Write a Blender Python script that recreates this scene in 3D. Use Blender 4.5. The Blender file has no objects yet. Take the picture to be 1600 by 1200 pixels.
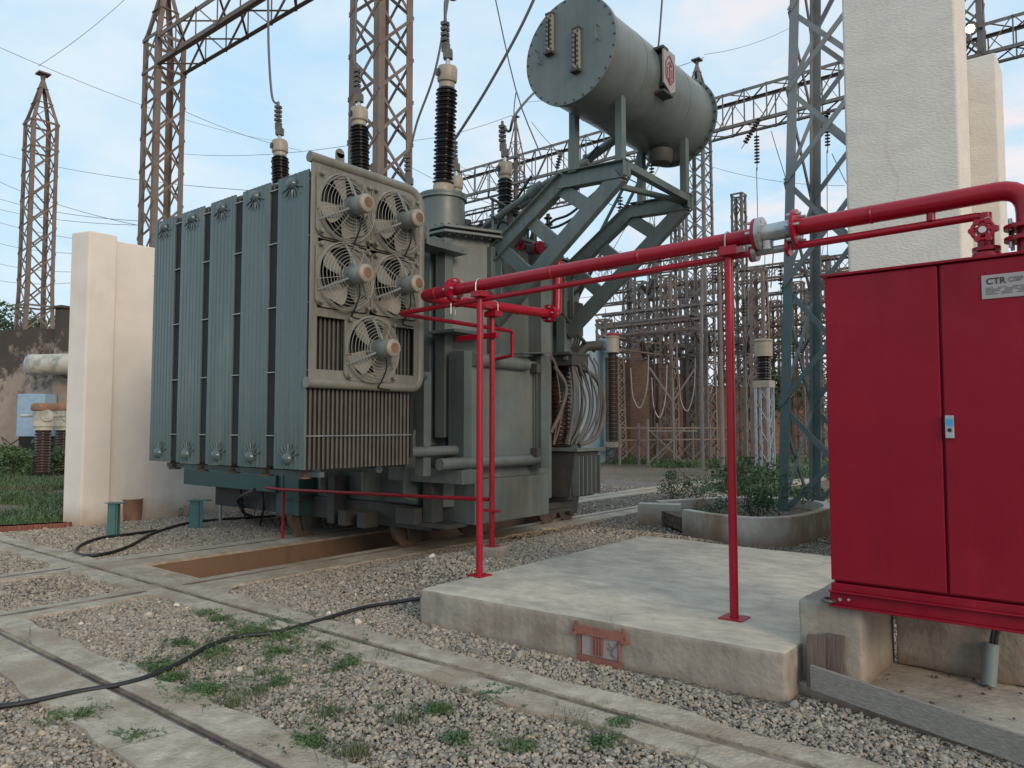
import bpy, bmesh, math, random
import numpy as np
from mathutils import Vector, Matrix
random.seed(7); rng = np.random.default_rng(7)
SC = bpy.context.scene
COL = SC.collection
R = math.radians

# ------------------------------------------------------------------ camera
CAM_H, PITCH, YAW = 1.65, R(3.18), R(38.943)
cd = bpy.data.cameras.new('camera'); cam = bpy.data.objects.new('camera', cd); COL.objects.link(cam)
cd.sensor_width = 36.0; cd.lens = 36.0*1170/1600; cd.clip_start = 0.05; cd.clip_end = 2000
cam.location = (0, 0, CAM_H); cam.rotation_euler = (R(90)+PITCH, 0, YAW)
SC.camera = cam
# ------------------------------------------------------------------ light
SUN_EL, SUN_AZ = R(19), R(110)       # azimuth measured from +Y towards +X
sl = bpy.data.lights.new('sun', 'SUN'); sl.energy = 1.5; sl.angle = R(22); sl.color = (1.0, .79, .58)
so = bpy.data.objects.new('sun', sl); COL.objects.link(so)
sdir = Vector((math.sin(SUN_AZ)*math.cos(SUN_EL), math.cos(SUN_AZ)*math.cos(SUN_EL), math.sin(SUN_EL)))
so.rotation_euler = sdir.to_track_quat('Z', 'Y').to_euler()
w = bpy.data.worlds.new('World'); SC.world = w; w.use_nodes = True
nt = w.node_tree; nt.nodes.clear()
def N(t, typ, **k):
    n = t.nodes.new(typ)
    for a, b in k.items():
        if a == 'inp':
            for i, v in b.items(): n.inputs[i].default_value = v
        else: setattr(n, a, b)
    return n
out = N(nt, 'ShaderNodeOutputWorld'); bg = N(nt, 'ShaderNodeBackground'); bg.inputs['Strength'].default_value = 0.14
sky = N(nt, 'ShaderNodeTexSky', sky_type='NISHITA', sun_disc=False, sun_elevation=SUN_EL, sun_rotation=SUN_AZ, air_density=1.0, dust_density=1.5, ozone_density=1.0)
tc = N(nt, 'ShaderNodeTexCoord')
sep = N(nt, 'ShaderNodeSeparateXYZ'); nt.links.new(tc.outputs['Generated'], sep.inputs[0])
# clouds on a flat layer: direction divided by height
hz_ = N(nt, 'ShaderNodeMath', operation='MAXIMUM', inp={1: 0.05}); nt.links.new(sep.outputs['Z'], hz_.inputs[0])
hz2 = N(nt, 'ShaderNodeMath', operation='ADD', inp={1: 0.12}); nt.links.new(hz_.outputs[0], hz2.inputs[0])
dv = N(nt, 'ShaderNodeVectorMath', operation='DIVIDE'); nt.links.new(tc.outputs['Generated'], dv.inputs[0])
cmb = N(nt, 'ShaderNodeCombineXYZ')
for i in range(3): nt.links.new(hz2.outputs[0], cmb.inputs[i])
nt.links.new(cmb.outputs[0], dv.inputs[1])
n1 = N(nt, 'ShaderNodeTexNoise', inp={'Scale': 1.5, 'Detail': 7.0, 'Roughness': 0.55, 'Distortion': .35}); nt.links.new(dv.outputs[0], n1.inputs['Vector'])
r1 = N(nt, 'ShaderNodeValToRGB'); r1.color_ramp.elements[0].position = .40; r1.color_ramp.elements[1].position = .62
nt.links.new(n1.outputs['Fac'], r1.inputs[0])
n2 = N(nt, 'ShaderNodeTexNoise', inp={'Scale': 4.5, 'Detail': 6.0, 'Roughness': 0.6}); nt.links.new(dv.outputs[0], n2.inputs['Vector'])
# cloud colour: cool white away from the glow, peach towards it
dt = N(nt, 'ShaderNodeVectorMath', operation='DOT_PRODUCT', inp={1: (0.75, 0.66, 0.0)}); nt.links.new(tc.outputs['Generated'], dt.inputs[0])
mr = N(nt, 'ShaderNodeMapRange', inp={1: -.15, 2: .85, 3: 0.0, 4: 1.0}); nt.links.new(dt.outputs['Value'], mr.inputs[0])
cc = N(nt, 'ShaderNodeMix', data_type='RGBA', inp={6: (5.3, 6.0, 6.5, 1), 7: (6.6, 6.05, 6.0, 1)}); nt.links.new(mr.outputs[0], cc.inputs[0])
vel = N(nt, 'ShaderNodeMix', data_type='RGBA', inp={0: .88, 7: (3.75, 5.5, 6.9, 1)}); nt.links.new(sky.outputs[0], vel.inputs[6])
cf = N(nt, 'ShaderNodeMath', operation='MULTIPLY', inp={1: 0.8}); nt.links.new(r1.outputs[0], cf.inputs[0])
mx = N(nt, 'ShaderNodeMix', data_type='RGBA'); nt.links.new(cf.outputs[0], mx.inputs[0]); nt.links.new(vel.outputs[2], mx.inputs[6]); nt.links.new(cc.outputs[2], mx.inputs[7])
# pink puffs
r2 = N(nt, 'ShaderNodeValToRGB'); r2.color_ramp.elements[0].position = .50; r2.color_ramp.elements[1].position = .64
nt.links.new(n2.outputs['Fac'], r2.inputs[0])
pf = N(nt, 'ShaderNodeMath', operation='MULTIPLY'); nt.links.new(r2.outputs[0], pf.inputs[0]); nt.links.new(mr.outputs[0], pf.inputs[1])
pf2 = N(nt, 'ShaderNodeMath', operation='MULTIPLY', inp={1: .78}); nt.links.new(pf.outputs[0], pf2.inputs[0])
mx2 = N(nt, 'ShaderNodeMix', data_type='RGBA', inp={7: (7.4, 5.9, 5.5, 1)}); nt.links.new(pf2.outputs[0], mx2.inputs[0]); nt.links.new(mx.outputs[2], mx2.inputs[6])
# pale band low over the horizon
hb = N(nt, 'ShaderNodeMapRange', inp={1: 0.0, 2: .30, 3: .85, 4: 0.0}); nt.links.new(sep.outputs['Z'], hb.inputs[0])
hc = N(nt, 'ShaderNodeMix', data_type='RGBA', inp={6: (4.9, 5.95, 6.8, 1), 7: (6.6, 6.0, 6.3, 1)}); nt.links.new(mr.outputs[0], hc.inputs[0])
mx3 = N(nt, 'ShaderNodeMix', data_type='RGBA'); nt.links.new(hb.outputs[0], mx3.inputs[0]); nt.links.new(mx2.outputs[2], mx3.inputs[6]); nt.links.new(hc.outputs[2], mx3.inputs[7])
nt.links.new(mx3.outputs[2], bg.inputs['Color']); nt.links.new(bg.outputs[0], out.inputs[0])
SC.view_settings.view_transform = 'Standard'; SC.view_settings.look = 'None'
SC.view_settings.exposure = 0.1; SC.view_settings.gamma = 1.0

# ------------------------------------------------------------------ reading positions off the survey (photo pixel + known plane -> metres)
_F = Vector((-math.sin(YAW)*math.cos(PITCH), math.cos(YAW)*math.cos(PITCH), math.sin(PITCH)))
_R = Vector((math.cos(YAW), math.sin(YAW), 0)); _U = _R.cross(_F); _C = Vector((0, 0, CAM_H))
_H = Vector((-math.sin(YAW), math.cos(YAW), 0))
def ray(x, y): return _F + _R*((x-800)/1170) - _U*((y-600)/1170)
def gp(x, y, z=0.0): d = ray(x, y); return _C + d*((z-CAM_H)/d.z)
def onX(x, y, X): d = ray(x, y); return _C + d*(X/d.x)
def onY(x, y, Y): d = ray(x, y); return _C + d*(Y/d.y)
def atD(x, y, D): d = ray(x, y); return _C + d*(D/d.dot(_H))

# ------------------------------------------------------------------ materials
def mat(name, col, rough=.6, metal=0.0, var=.12, scale=6.0, bump=0.0, bscale=40.0, col2=None, thr=(.45, .62), s2=3.0, stretch=None, amt2=1.0, coat=0.0, streak=0.0):
    m = bpy.data.materials.new(name); m.use_nodes = True; t = m.node_tree; b = t.nodes['Principled BSDF']
    b.inputs['Roughness'].default_value = rough; b.inputs['Metallic'].default_value = metal
    if coat: b.inputs['Coat Weight'].default_value = coat
    tcn = N(t, 'ShaderNodeTexCoord'); mp = N(t, 'ShaderNodeMapping')
    t.links.new(tcn.outputs['Object'], mp.inputs[0])
    if stretch: mp.inputs['Scale'].default_value = stretch
    n = N(t, 'ShaderNodeTexNoise', inp={'Scale': scale, 'Detail': 6.0, 'Roughness': .6}); t.links.new(mp.outputs[0], n.inputs['Vector'])
    lo = tuple(c*(1-var) for c in col)+(1,); hi = tuple(min(1, c*(1+var)) for c in col)+(1,)
    rp = N(t, 'ShaderNodeValToRGB'); rp.color_ramp.elements[0].color = lo; rp.color_ramp.elements[1].color = hi
    rp.color_ramp.elements[0].position = .3; rp.color_ramp.elements[1].position = .7
    t.links.new(n.outputs['Fac'], rp.inputs[0]); last = rp.outputs[0]
    if col2:
        nn = N(t, 'ShaderNodeTexNoise', inp={'Scale': s2, 'Detail': 8.0, 'Roughness': .65}); t.links.new(mp.outputs[0], nn.inputs['Vector'])
        r_ = N(t, 'ShaderNodeMapRange', inp={1: thr[0], 2: thr[1], 3: 0.0, 4: amt2}); t.links.new(nn.outputs['Fac'], r_.inputs[0])
        mm = N(t, 'ShaderNodeMix', data_type='RGBA', inp={7: tuple(col2)+(1,)}); t.links.new(r_.outputs[0], mm.inputs[0]); t.links.new(last, mm.inputs[6]); last = mm.outputs[2]
    if streak:
        m3 = N(t, 'ShaderNodeMapping'); m3.inputs['Scale'].default_value = (7, 7, .35); t.links.new(tcn.outputs['Object'], m3.inputs[0])
        n3 = N(t, 'ShaderNodeTexNoise', inp={'Scale': 1.0, 'Detail': 7.0, 'Roughness': .7}); t.links.new(m3.outputs[0], n3.inputs['Vector'])
        n4 = N(t, 'ShaderNodeTexNoise', inp={'Scale': .9, 'Detail': 5.0}); t.links.new(tcn.outputs['Object'], n4.inputs['Vector'])
        mu = N(t, 'ShaderNodeMath', operation='MULTIPLY'); t.links.new(n3.outputs['Fac'], mu.inputs[0]); t.links.new(n4.outputs['Fac'], mu.inputs[1])
        r3 = N(t, 'ShaderNodeMapRange', inp={1: .20, 2: .38, 3: 0.0, 4: streak}); t.links.new(mu.outputs[0], r3.inputs[0])
        dk = N(t, 'ShaderNodeMix', data_type='RGBA', blend_type='MULTIPLY', inp={7: (.48, .40, .33, 1)}); t.links.new(r3.outputs[0], dk.inputs[0]); t.links.new(last, dk.inputs[6]); last = dk.outputs[2]
    t.links.new(last, b.inputs['Base Color'])
    rr = N(t, 'ShaderNodeMapRange', inp={1: .3, 2: .7, 3: max(.05, rough-.08), 4: min(1, rough+.1)}); t.links.new(n.outputs['Fac'], rr.inputs[0]); t.links.new(rr.outputs[0], b.inputs['Roughness'])
    if bump:
        nb = N(t, 'ShaderNodeTexNoise', inp={'Scale': bscale, 'Detail': 5.0}); t.links.new(mp.outputs[0], nb.inputs['Vector'])
        bp = N(t, 'ShaderNodeBump', inp={'Strength': bump, 'Distance': .02}); t.links.new(nb.outputs['Fac'], bp.inputs['Height']); t.links.new(bp.outputs[0], b.inputs['Normal'])
    return m
M = {}
M['paint'] = mat('grey_green_paint', (.135, .162, .156), .40, var=.12, scale=2.5, col2=(.19, .185, .16), thr=(.5, .7), s2=1.6, amt2=.6, bump=.05, bscale=60, streak=.55)
M['radiator'] = mat('radiator_paint', (.084, .117, .116), .24, var=.14, scale=1.2, stretch=(4, 4, .6), col2=(.19, .225, .20), thr=(.55, .72), s2=.9, amt2=.55, streak=.15)
M['radgap'] = mat('radiator_shaded_tone', (.095, .088, .075), .55, var=.2, streak=.5)  # same paint as the front panels, with shade and warm light put into colour
M['frame'] = mat('fan_frame_paint', (.20, .195, .165), .45, var=.1, scale=3, bump=.04, col2=(.16, .145, .12), thr=(.56, .75), amt2=.6, streak=.6)
M['bracket'] = mat('bracket_paint', (.105, .138, .134), .40, var=.11, scale=3, col2=(.19, .19, .165), thr=(.52, .7), s2=2, amt2=.6, streak=.6)
M['consv'] = mat('conservator_paint', (.128, .156, .150), .34, var=.10, scale=2, col2=(.205, .205, .18), thr=(.5, .72), s2=1.3, amt2=.5, bump=.02, bscale=20, streak=.45)
M['under'] = mat('dirty_tank_paint', (.048, .05, .045), .65, var=.25, scale=4, col2=(.09, .07, .055), thr=(.5, .7))
M['teal'] = mat('dark_teal_paint', (.035, .085, .08), .5, var=.15)
M['standteal'] = mat('faded_teal_paint', (.075, .165, .155), .5, var=.15)
M['wheel'] = mat('rusty_wheel_steel', (.10, .075, .06), .75, var=.3, scale=9, bump=.2, col2=(.16, .085, .05), thr=(.5, .65))
M['porc'] = mat('brown_black_porcelain', (.016, .014, .014), .22, var=.3)
M['porcb'] = mat('brown_porcelain', (.055, .032, .026), .3, var=.3)
M['cream'] = mat('cream_cap_paint', (.34, .285, .22), .45, var=.12, col2=(.24, .19, .14), thr=(.55, .75), s2=5, amt2=.6)
M['alu'] = mat('weathered_aluminium', (.30, .29, .28), .45, metal=.5, var=.2, scale=10)
M['galv'] = mat('galvanised_steel', (.42, .43, .43), .4, metal=.7, var=.2, scale=10)
M['clamp'] = mat('dark_clamp_metal', (.13, .115, .105), .55, metal=.4, var=.3)
M['blade'] = mat('fan_blade_paint', (.235, .22, .185), .45, var=.15)
M['guard'] = mat('guard_wire_paint', (.30, .29, .26), .45, var=.1)
M['motor'] = mat('motor_paint', (.20, .22, .21), .45, var=.1, bump=.05)
M['motorcap'] = mat('motor_cap', (.27, .24, .19), .5, var=.15)
M['dark'] = mat('shade_and_dark_parts', (.012, .013, .013), .8, var=.2)  # near-black for small dark parts and for the added shade pieces
M['red'] = mat('red_pipe_paint', (.32, .005, .019), .32, var=.10, scale=3, bump=.03)
M['cab'] = mat('red_cabinet_paint', (.245, .005, .018), .46, var=.09, scale=1.5, col2=(.34, .02, .035), thr=(.5, .75), s2=1.0, amt2=.6, bump=.02, bscale=7, streak=.3)
M['conc'] = mat('concrete_top', (.485, .43, .345), .88, var=.22, scale=7, bump=.5, bscale=26, stretch=(.8, 1.25, 1), col2=(.29, .265, .22), thr=(.45, .70), s2=2.4, amt2=.75)
M['concside'] = mat('concrete_side', (.33, .285, .235), .88, var=.2, scale=6, bump=.45, bscale=24, col2=(.22, .16, .115), thr=(.5, .7), s2=2.5, amt2=.7, streak=.5)
M['strip'] = mat('old_track_concrete', (.445, .38, .295), .92, var=.28, scale=11, bump=.8, bscale=40, col2=(.31, .235, .165), thr=(.44, .62), s2=1.9, amt2=.85)
M['rail'] = mat('rusty_rail', (.115, .08, .062), .75, var=.3, scale=8, bump=.3, col2=(.30, .24, .18), thr=(.46, .62), s2=1.6)
M['flange'] = mat('flangeway_steel', (.135, .13, .128), .75, var=.3, scale=5, bump=.2, col2=(.22, .18, .145), thr=(.52, .66))
M['pit'] = mat('rusty_pit_plaster', (.21, .13, .085), .85, var=.2, scale=3, bump=.15, stretch=(1, 1, .5), col2=(.17, .1, .065), thr=(.5, .7))
M['plaster'] = mat('cream_plaster', (.74, .675, .60), .85, var=.06, scale=2, bump=.10, bscale=45, streak=.07, col2=(.56, .48, .41), thr=(.55, .78), s2=.9, amt2=.5)
M['plastg'] = mat('grey_cream_plaster', (.72, .665, .595), .85, var=.06, scale=2.5, streak=.06, bump=.42, bscale=24, stretch=(1, 1, 2.2), col2=(.56, .505, .445), thr=(.55, .75), s2=1.3, amt2=.5)
M['oldwall'] = mat('mossy_old_plaster', (.33, .265, .22), .92, var=.22, scale=.9, bump=.3, bscale=5, col2=(.22, .16, .125), thr=(.45, .65), s2=.5, amt2=.8)
def mould_top(m, z0, z1):
    t = m.node_tree; b = t.nodes['Principled BSDF']; src = b.inputs['Base Color'].links[0].from_socket
    tcn = N(t, 'ShaderNodeTexCoord'); sp = N(t, 'ShaderNodeSeparateXYZ'); t.links.new(tcn.outputs['Object'], sp.inputs[0])
    g = N(t, 'ShaderNodeMapRange', inp={1: z0, 2: z1, 3: 0.0, 4: .30}); t.links.new(sp.outputs['Z'], g.inputs[0])
    n = N(t, 'ShaderNodeTexNoise', inp={'Scale': 1.6, 'Detail': 9.0, 'Roughness': .75}); t.links.new(tcn.outputs['Object'], n.inputs['Vector'])
    a = N(t, 'ShaderNodeMath', operation='ADD'); t.links.new(g.outputs[0], a.inputs[0]); t.links.new(n.outputs['Fac'], a.inputs[1])
    r = N(t, 'ShaderNodeMapRange', inp={1: .60, 2: .72, 3: 0.0, 4: .92}); t.links.new(a.outputs[0], r.inputs[0])
    mx_ = N(t, 'ShaderNodeMix', data_type='RGBA', inp={7: (.045, .038, .032, 1)}); t.links.new(r.outputs[0], mx_.inputs[0]); t.links.new(src, mx_.inputs[6]); t.links.new(mx_.outputs[2], b.inputs['Base Color'])
mould_top(M['oldwall'], 2.2, 5.3)
M['brick'] = None
M['towr'] = mat('rusty_lattice_steel', (.185, .145, .122), .7, metal=.15, var=.22, scale=1.5, col2=(.16, .095, .075), thr=(.5, .68), s2=.8)
M['towg'] = mat('grey_lattice_steel', (.19, .167, .152), .65, metal=.2, var=.22, scale=1.5, col2=(.17, .125, .105), thr=(.52, .7), s2=.7)
M['towt'] = mat('painted_tower_steel', (.20, .21, .21), .55, metal=.1, var=.15, scale=1.5, col2=(.24, .19, .165), thr=(.56, .72), s2=.6)
M['wire'] = mat('overhead_wire', (.12, .115, .115), .6, metal=.3)
M['rubber'] = mat('black_rubber', (.016, .017, .02), .5, var=.2)
M['rust'] = mat('rusty_drum', (.27, .15, .09), .8, var=.25, scale=6, bump=.15, col2=(.14, .075, .05), thr=(.5, .65))
M['wood'] = mat('weathered_wood', (.27, .235, .20), .85, var=.25, scale=8, stretch=(1, 12, 12), bump=.3, bscale=10)
M['wood2'] = mat('dark_wood_offcut', (.115, .085, .07), .85, var=.35, scale=6, stretch=(12, 12, 1), bump=.3, bscale=10)
M['pvc'] = mat('grey_pvc', (.19, .24, .235), .45, var=.1)
M['white'] = mat('white_enamel', (.62, .60, .55), .5, var=.1)
M['bluebox'] = mat('pale_blue_box', (.28, .40, .52), .6, var=.12, col2=(.4, .42, .4), thr=(.55, .7))
M['bluesheet'] = mat('blue_corrugated_paint', (.17, .27, .33), .55, var=.2, scale=2, stretch=(3, 3, .4), col2=(.3, .36, .38), thr=(.5, .7))
M['terra'] = mat('terracotta', (.26, .10, .075), .85, var=.2, scale=6, bump=.15)
M['label'] = mat('label_plate', (.36, .31, .30), .45, metal=.2, var=.05)
M['ink'] = mat('black_ink', (.02, .02, .02), .6)
M['greyink'] = mat('grey_ink', (.17, .15, .15), .6)
M['green'] = mat('green_mark', (.03, .55, .25), .5)
M['bluemark'] = mat('blue_mark', (.05, .30, .62), .5)
M['redmark'] = mat('dark_red_mark', (.25, .05, .07), .6)
M['leaf'] = mat('weed_leaf', (.075, .145, .055), .6, var=.45, scale=3, col2=(.10, .125, .05), thr=(.5, .65))
M['leaf2'] = mat('dark_leaf', (.05, .10, .038), .55, var=.5, scale=2, col2=(.07, .10, .045), thr=(.5, .65))
M['grassm'] = mat('short_grass', (.07, .12, .045), .7, var=.4, scale=.9, col2=(.13, .115, .06), thr=(.52, .66), s2=.5)
M['bark'] = mat('bark', (.09, .07, .055), .9, var=.3)
M['mould'] = mat('tank_enamel_weathered', (.52, .48, .40), .55, var=.1, scale=2, col2=(.22, .25, .22), thr=(.5, .62), s2=1.2)


def soften(m, v): m.node_tree.nodes['Principled BSDF'].inputs['Specular IOR Level'].default_value = v
soften(M['red'], .4); soften(M['cab'], .22)
M['towteal'] = mat('teal_tower_paint', (.135, .19, .195), .55, metal=.1, var=.15, scale=1.5, col2=(.15, .17, .165), thr=(.52, .7), s2=.8, amt2=.7)

def stain_foot(m, z0, z1, col, k, sc=2.5):
    t = m.node_tree; b = t.nodes['Principled BSDF']; src = b.inputs['Base Color'].links[0].from_socket
    tcn = N(t, 'ShaderNodeTexCoord'); sp = N(t, 'ShaderNodeSeparateXYZ'); t.links.new(tcn.outputs['Object'], sp.inputs[0])
    n = N(t, 'ShaderNodeTexNoise', inp={'Scale': sc, 'Detail': 8.0, 'Roughness': .7}); t.links.new(tcn.outputs['Object'], n.inputs['Vector'])
    nm = N(t, 'ShaderNodeMath', operation='MULTIPLY_ADD', inp={1: (z1-z0)*1.6, 2: -(z1-z0)*.8}); t.links.new(n.outputs['Fac'], nm.inputs[0])
    a = N(t, 'ShaderNodeMath', operation='ADD'); t.links.new(sp.outputs['Z'], a.inputs[0]); t.links.new(nm.outputs[0], a.inputs[1])
    g = N(t, 'ShaderNodeMapRange', inp={1: z0, 2: z1, 3: k, 4: 0.0}); t.links.new(a.outputs[0], g.inputs[0])
    mx_ = N(t, 'ShaderNodeMix', data_type='RGBA', inp={7: tuple(col)+(1,)}); t.links.new(g.outputs[0], mx_.inputs[0]); t.links.new(src, mx_.inputs[6]); t.links.new(mx_.outputs[2], b.inputs['Base Color'])
stain_foot(M['plaster'], .02, .40, (.40, .29, .20), .75)
def cracks(m, sc, k):
    t = m.node_tree; b = t.nodes['Principled BSDF']; src = b.inputs['Base Color'].links[0].from_socket
    tcn = N(t, 'ShaderNodeTexCoord'); n = N(t, 'ShaderNodeTexNoise', inp={'Scale': 1.2, 'Detail': 5.0}); t.links.new(tcn.outputs['Object'], n.inputs['Vector'])
    mv = N(t, 'ShaderNodeMix', data_type='VECTOR', inp={0: .35}); t.links.new(tcn.outputs['Object'], mv.inputs[4]); t.links.new(n.outputs['Color'], mv.inputs[5])
    v = N(t, 'ShaderNodeTexVoronoi', feature='DISTANCE_TO_EDGE', inp={'Scale': sc}); t.links.new(mv.outputs[1], v.inputs['Vector'])
    n2_ = N(t, 'ShaderNodeTexNoise', inp={'Scale': .8, 'Detail': 3.0}); t.links.new(tcn.outputs['Object'], n2_.inputs['Vector'])
    g = N(t, 'ShaderNodeMapRange', inp={1: .002, 2: .010, 3: k, 4: 0.0}); t.links.new(v.outputs['Distance'], g.inputs[0])
    g2 = N(t, 'ShaderNodeMapRange', inp={1: .5, 2: .62, 3: 0.0, 4: 1.0}); t.links.new(n2_.outputs['Fac'], g2.inputs[0])
    mu = N(t, 'ShaderNodeMath', operation='MULTIPLY'); t.links.new(g.outputs[0], mu.inputs[0]); t.links.new(g2.outputs[0], mu.inputs[1])
    mx_ = N(t, 'ShaderNodeMix', data_type='RGBA', inp={7: (.16, .13, .10, 1)}); t.links.new(mu.outputs[0], mx_.inputs[0]); t.links.new(src, mx_.inputs[6]); t.links.new(mx_.outputs[2], b.inputs['Base Color'])
cracks(M['conc'], 1.1, .35); cracks(M['plastg'], .7, .15); cracks(M['strip'], 1.6, .8)
stain_foot(M['concside'], .0, .12, (.20, .13, .09), .8, 5)
def brick_mat():
    m = bpy.data.materials.new('old_brick'); m.use_nodes = True; t = m.node_tree; b = t.nodes['Principled BSDF']; b.inputs['Roughness'].default_value = .9
    tcn = N(t, 'ShaderNodeTexCoord'); mp = N(t, 'ShaderNodeMapping'); mp.inputs['Rotation'].default_value = (R(90), 0, 0); t.links.new(tcn.outputs['Object'], mp.inputs[0])
    br = N(t, 'ShaderNodeTexBrick', inp={'Scale': 3.2, 'Color1': (.235, .15, .115, 1), 'Color2': (.165, .11, .09, 1), 'Mortar': (.09, .065, .052, 1), 'Mortar Size': .03})
    t.links.new(mp.outputs[0], br.inputs['Vector'])
    n = N(t, 'ShaderNodeTexNoise', inp={'Scale': .7, 'Detail': 8.0}); t.links.new(tcn.outputs['Object'], n.inputs['Vector'])
    mm = N(t, 'ShaderNodeMix', data_type='RGBA', blend_type='MULTIPLY', inp={0: .8}); t.links.new(br.outputs[0], mm.inputs[6])
    r_ = N(t, 'ShaderNodeValToRGB'); r_.color_ramp.elements[0].color = (.35, .35, .35, 1); r_.color_ramp.elements[1].color = (1.6, 1.45, 1.35, 1); t.links.new(n.outputs['Fac'], r_.inputs[0]); t.links.new(r_.outputs[0], mm.inputs[7])
    t.links.new(mm.outputs[2], b.inputs['Base Color'])
    bp = N(t, 'ShaderNodeBump', inp={'Strength': .5}); t.links.new(br.outputs['Fac'], bp.inputs['Height']); bp.invert = True; t.links.new(bp.outputs[0], b.inputs['Normal'])
    return m
M['brick'] = brick_mat()

def ground_mat(name, lo, hi, scale, bump, tint=None):
    m = bpy.data.materials.new(name); m.use_nodes = True; t = m.node_tree; b = t.nodes['Principled BSDF']; b.inputs['Roughness'].default_value = .9
    tcn = N(t, 'ShaderNodeTexCoord')
    v = N(t, 'ShaderNodeTexVoronoi', inp={'Scale': scale}); t.links.new(tcn.outputs['Object'], v.inputs['Vector'])
    hs = N(t, 'ShaderNodeSeparateColor'); t.links.new(v.outputs['Color'], hs.inputs[0])
    rp = N(t, 'ShaderNodeValToRGB'); e = rp.color_ramp.elements; e[0].color = lo+(1,); e[1].color = hi+(1,)
    x = rp.color_ramp.elements.new(.5); x.color = tuple((a+c)/2*.95 for a, c in zip(lo, hi))+(1,)
    t.links.new(hs.outputs[0], rp.inputs[0])
    dk = N(t, 'ShaderNodeMapRange', inp={1: 0.25, 2: .75, 3: 1.0, 4: .35}); t.links.new(v.outputs['Distance'], dk.inputs[0])
    mm = N(t, 'ShaderNodeMix', data_type='RGBA', blend_type='MULTIPLY', inp={0: .8}); t.links.new(rp.outputs[0], mm.inputs[6]); t.links.new(dk.outputs[0], mm.inputs[7])
    last = mm.outputs[2]
    if tint:
        n = N(t, 'ShaderNodeTexNoise', inp={'Scale': .35, 'Detail': 8.0, 'Roughness': .65}); t.links.new(tcn.outputs['Object'], n.inputs['Vector'])
        r_ = N(t, 'ShaderNodeMapRange', inp={1: .46, 2: .6, 3: 0, 4: 1}); t.links.new(n.outputs['Fac'], r_.inputs[0])
        m2 = N(t, 'ShaderNodeMix', data_type='RGBA', inp={7: tint+(1,)}); t.links.new(r_.outputs[0], m2.inputs[0]); t.links.new(last, m2.inputs[6]); last = m2.outputs[2]
    t.links.new(last, b.inputs['Base Color'])
    bp = N(t, 'ShaderNodeBump', inp={'Strength': bump, 'Distance': .03}); bp.invert = True; t.links.new(v.outputs['Distance'], bp.inputs['Height']); t.links.new(bp.outputs[0], b.inputs['Normal'])
    return m
M['gravelbed'] = ground_mat('gravel_bed', (.105, .088, .07), (.39, .335, .275), 38, .8)
M['dirt'] = ground_mat('rough_dirt', (.13, .09, .062), (.28, .205, .145), 14, .5, tint=(.10, .085, .05))
def stone_mat():
    m = bpy.data.materials.new('gravel_stone'); m.use_nodes = True; t = m.node_tree; b = t.nodes['Principled BSDF']; b.inputs['Roughness'].default_value = .8
    a = N(t, 'ShaderNodeAttribute', attribute_name='tone', attribute_type='INSTANCER')
    rp = N(t, 'ShaderNodeValToRGB'); cr = rp.color_ramp
    cols = [(0, (.06, .056, .052)), (.14, (.16, .146, .13)), (.3, (.30, .238, .172)), (.45, (.24, .222, .196)), (.6, (.39, .318, .235)), (.75, (.34, .312, .27)), (.9, (.46, .35, .245)), (1, (.68, .62, .53))]
    cr.elements[0].position = 0; cr.elements[0].color = cols[0][1]+(1,); cr.elements[1].position = 1; cr.elements[1].color = cols[-1][1]+(1,)
    for p, c in cols[1:-1]: e = cr.elements.new(p); e.color = c+(1,)
    t.links.new(a.outputs['Fac'], rp.inputs[0])
    t.links.new(rp.outputs[0], b.inputs['Base Color'])
    return m
M['stone'] = stone_mat()
def glow_mat(name, col, s):
    m = bpy.data.materials.new(name); m.use_nodes = True; b = m.node_tree.nodes['Principled BSDF']
    b.inputs['Emission Color'].default_value = col+(1,); b.inputs['Emission Strength'].default_value = s; return m
M['lamp'] = glow_mat('lamp_glow', (1, .93, .75), 30)

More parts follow.
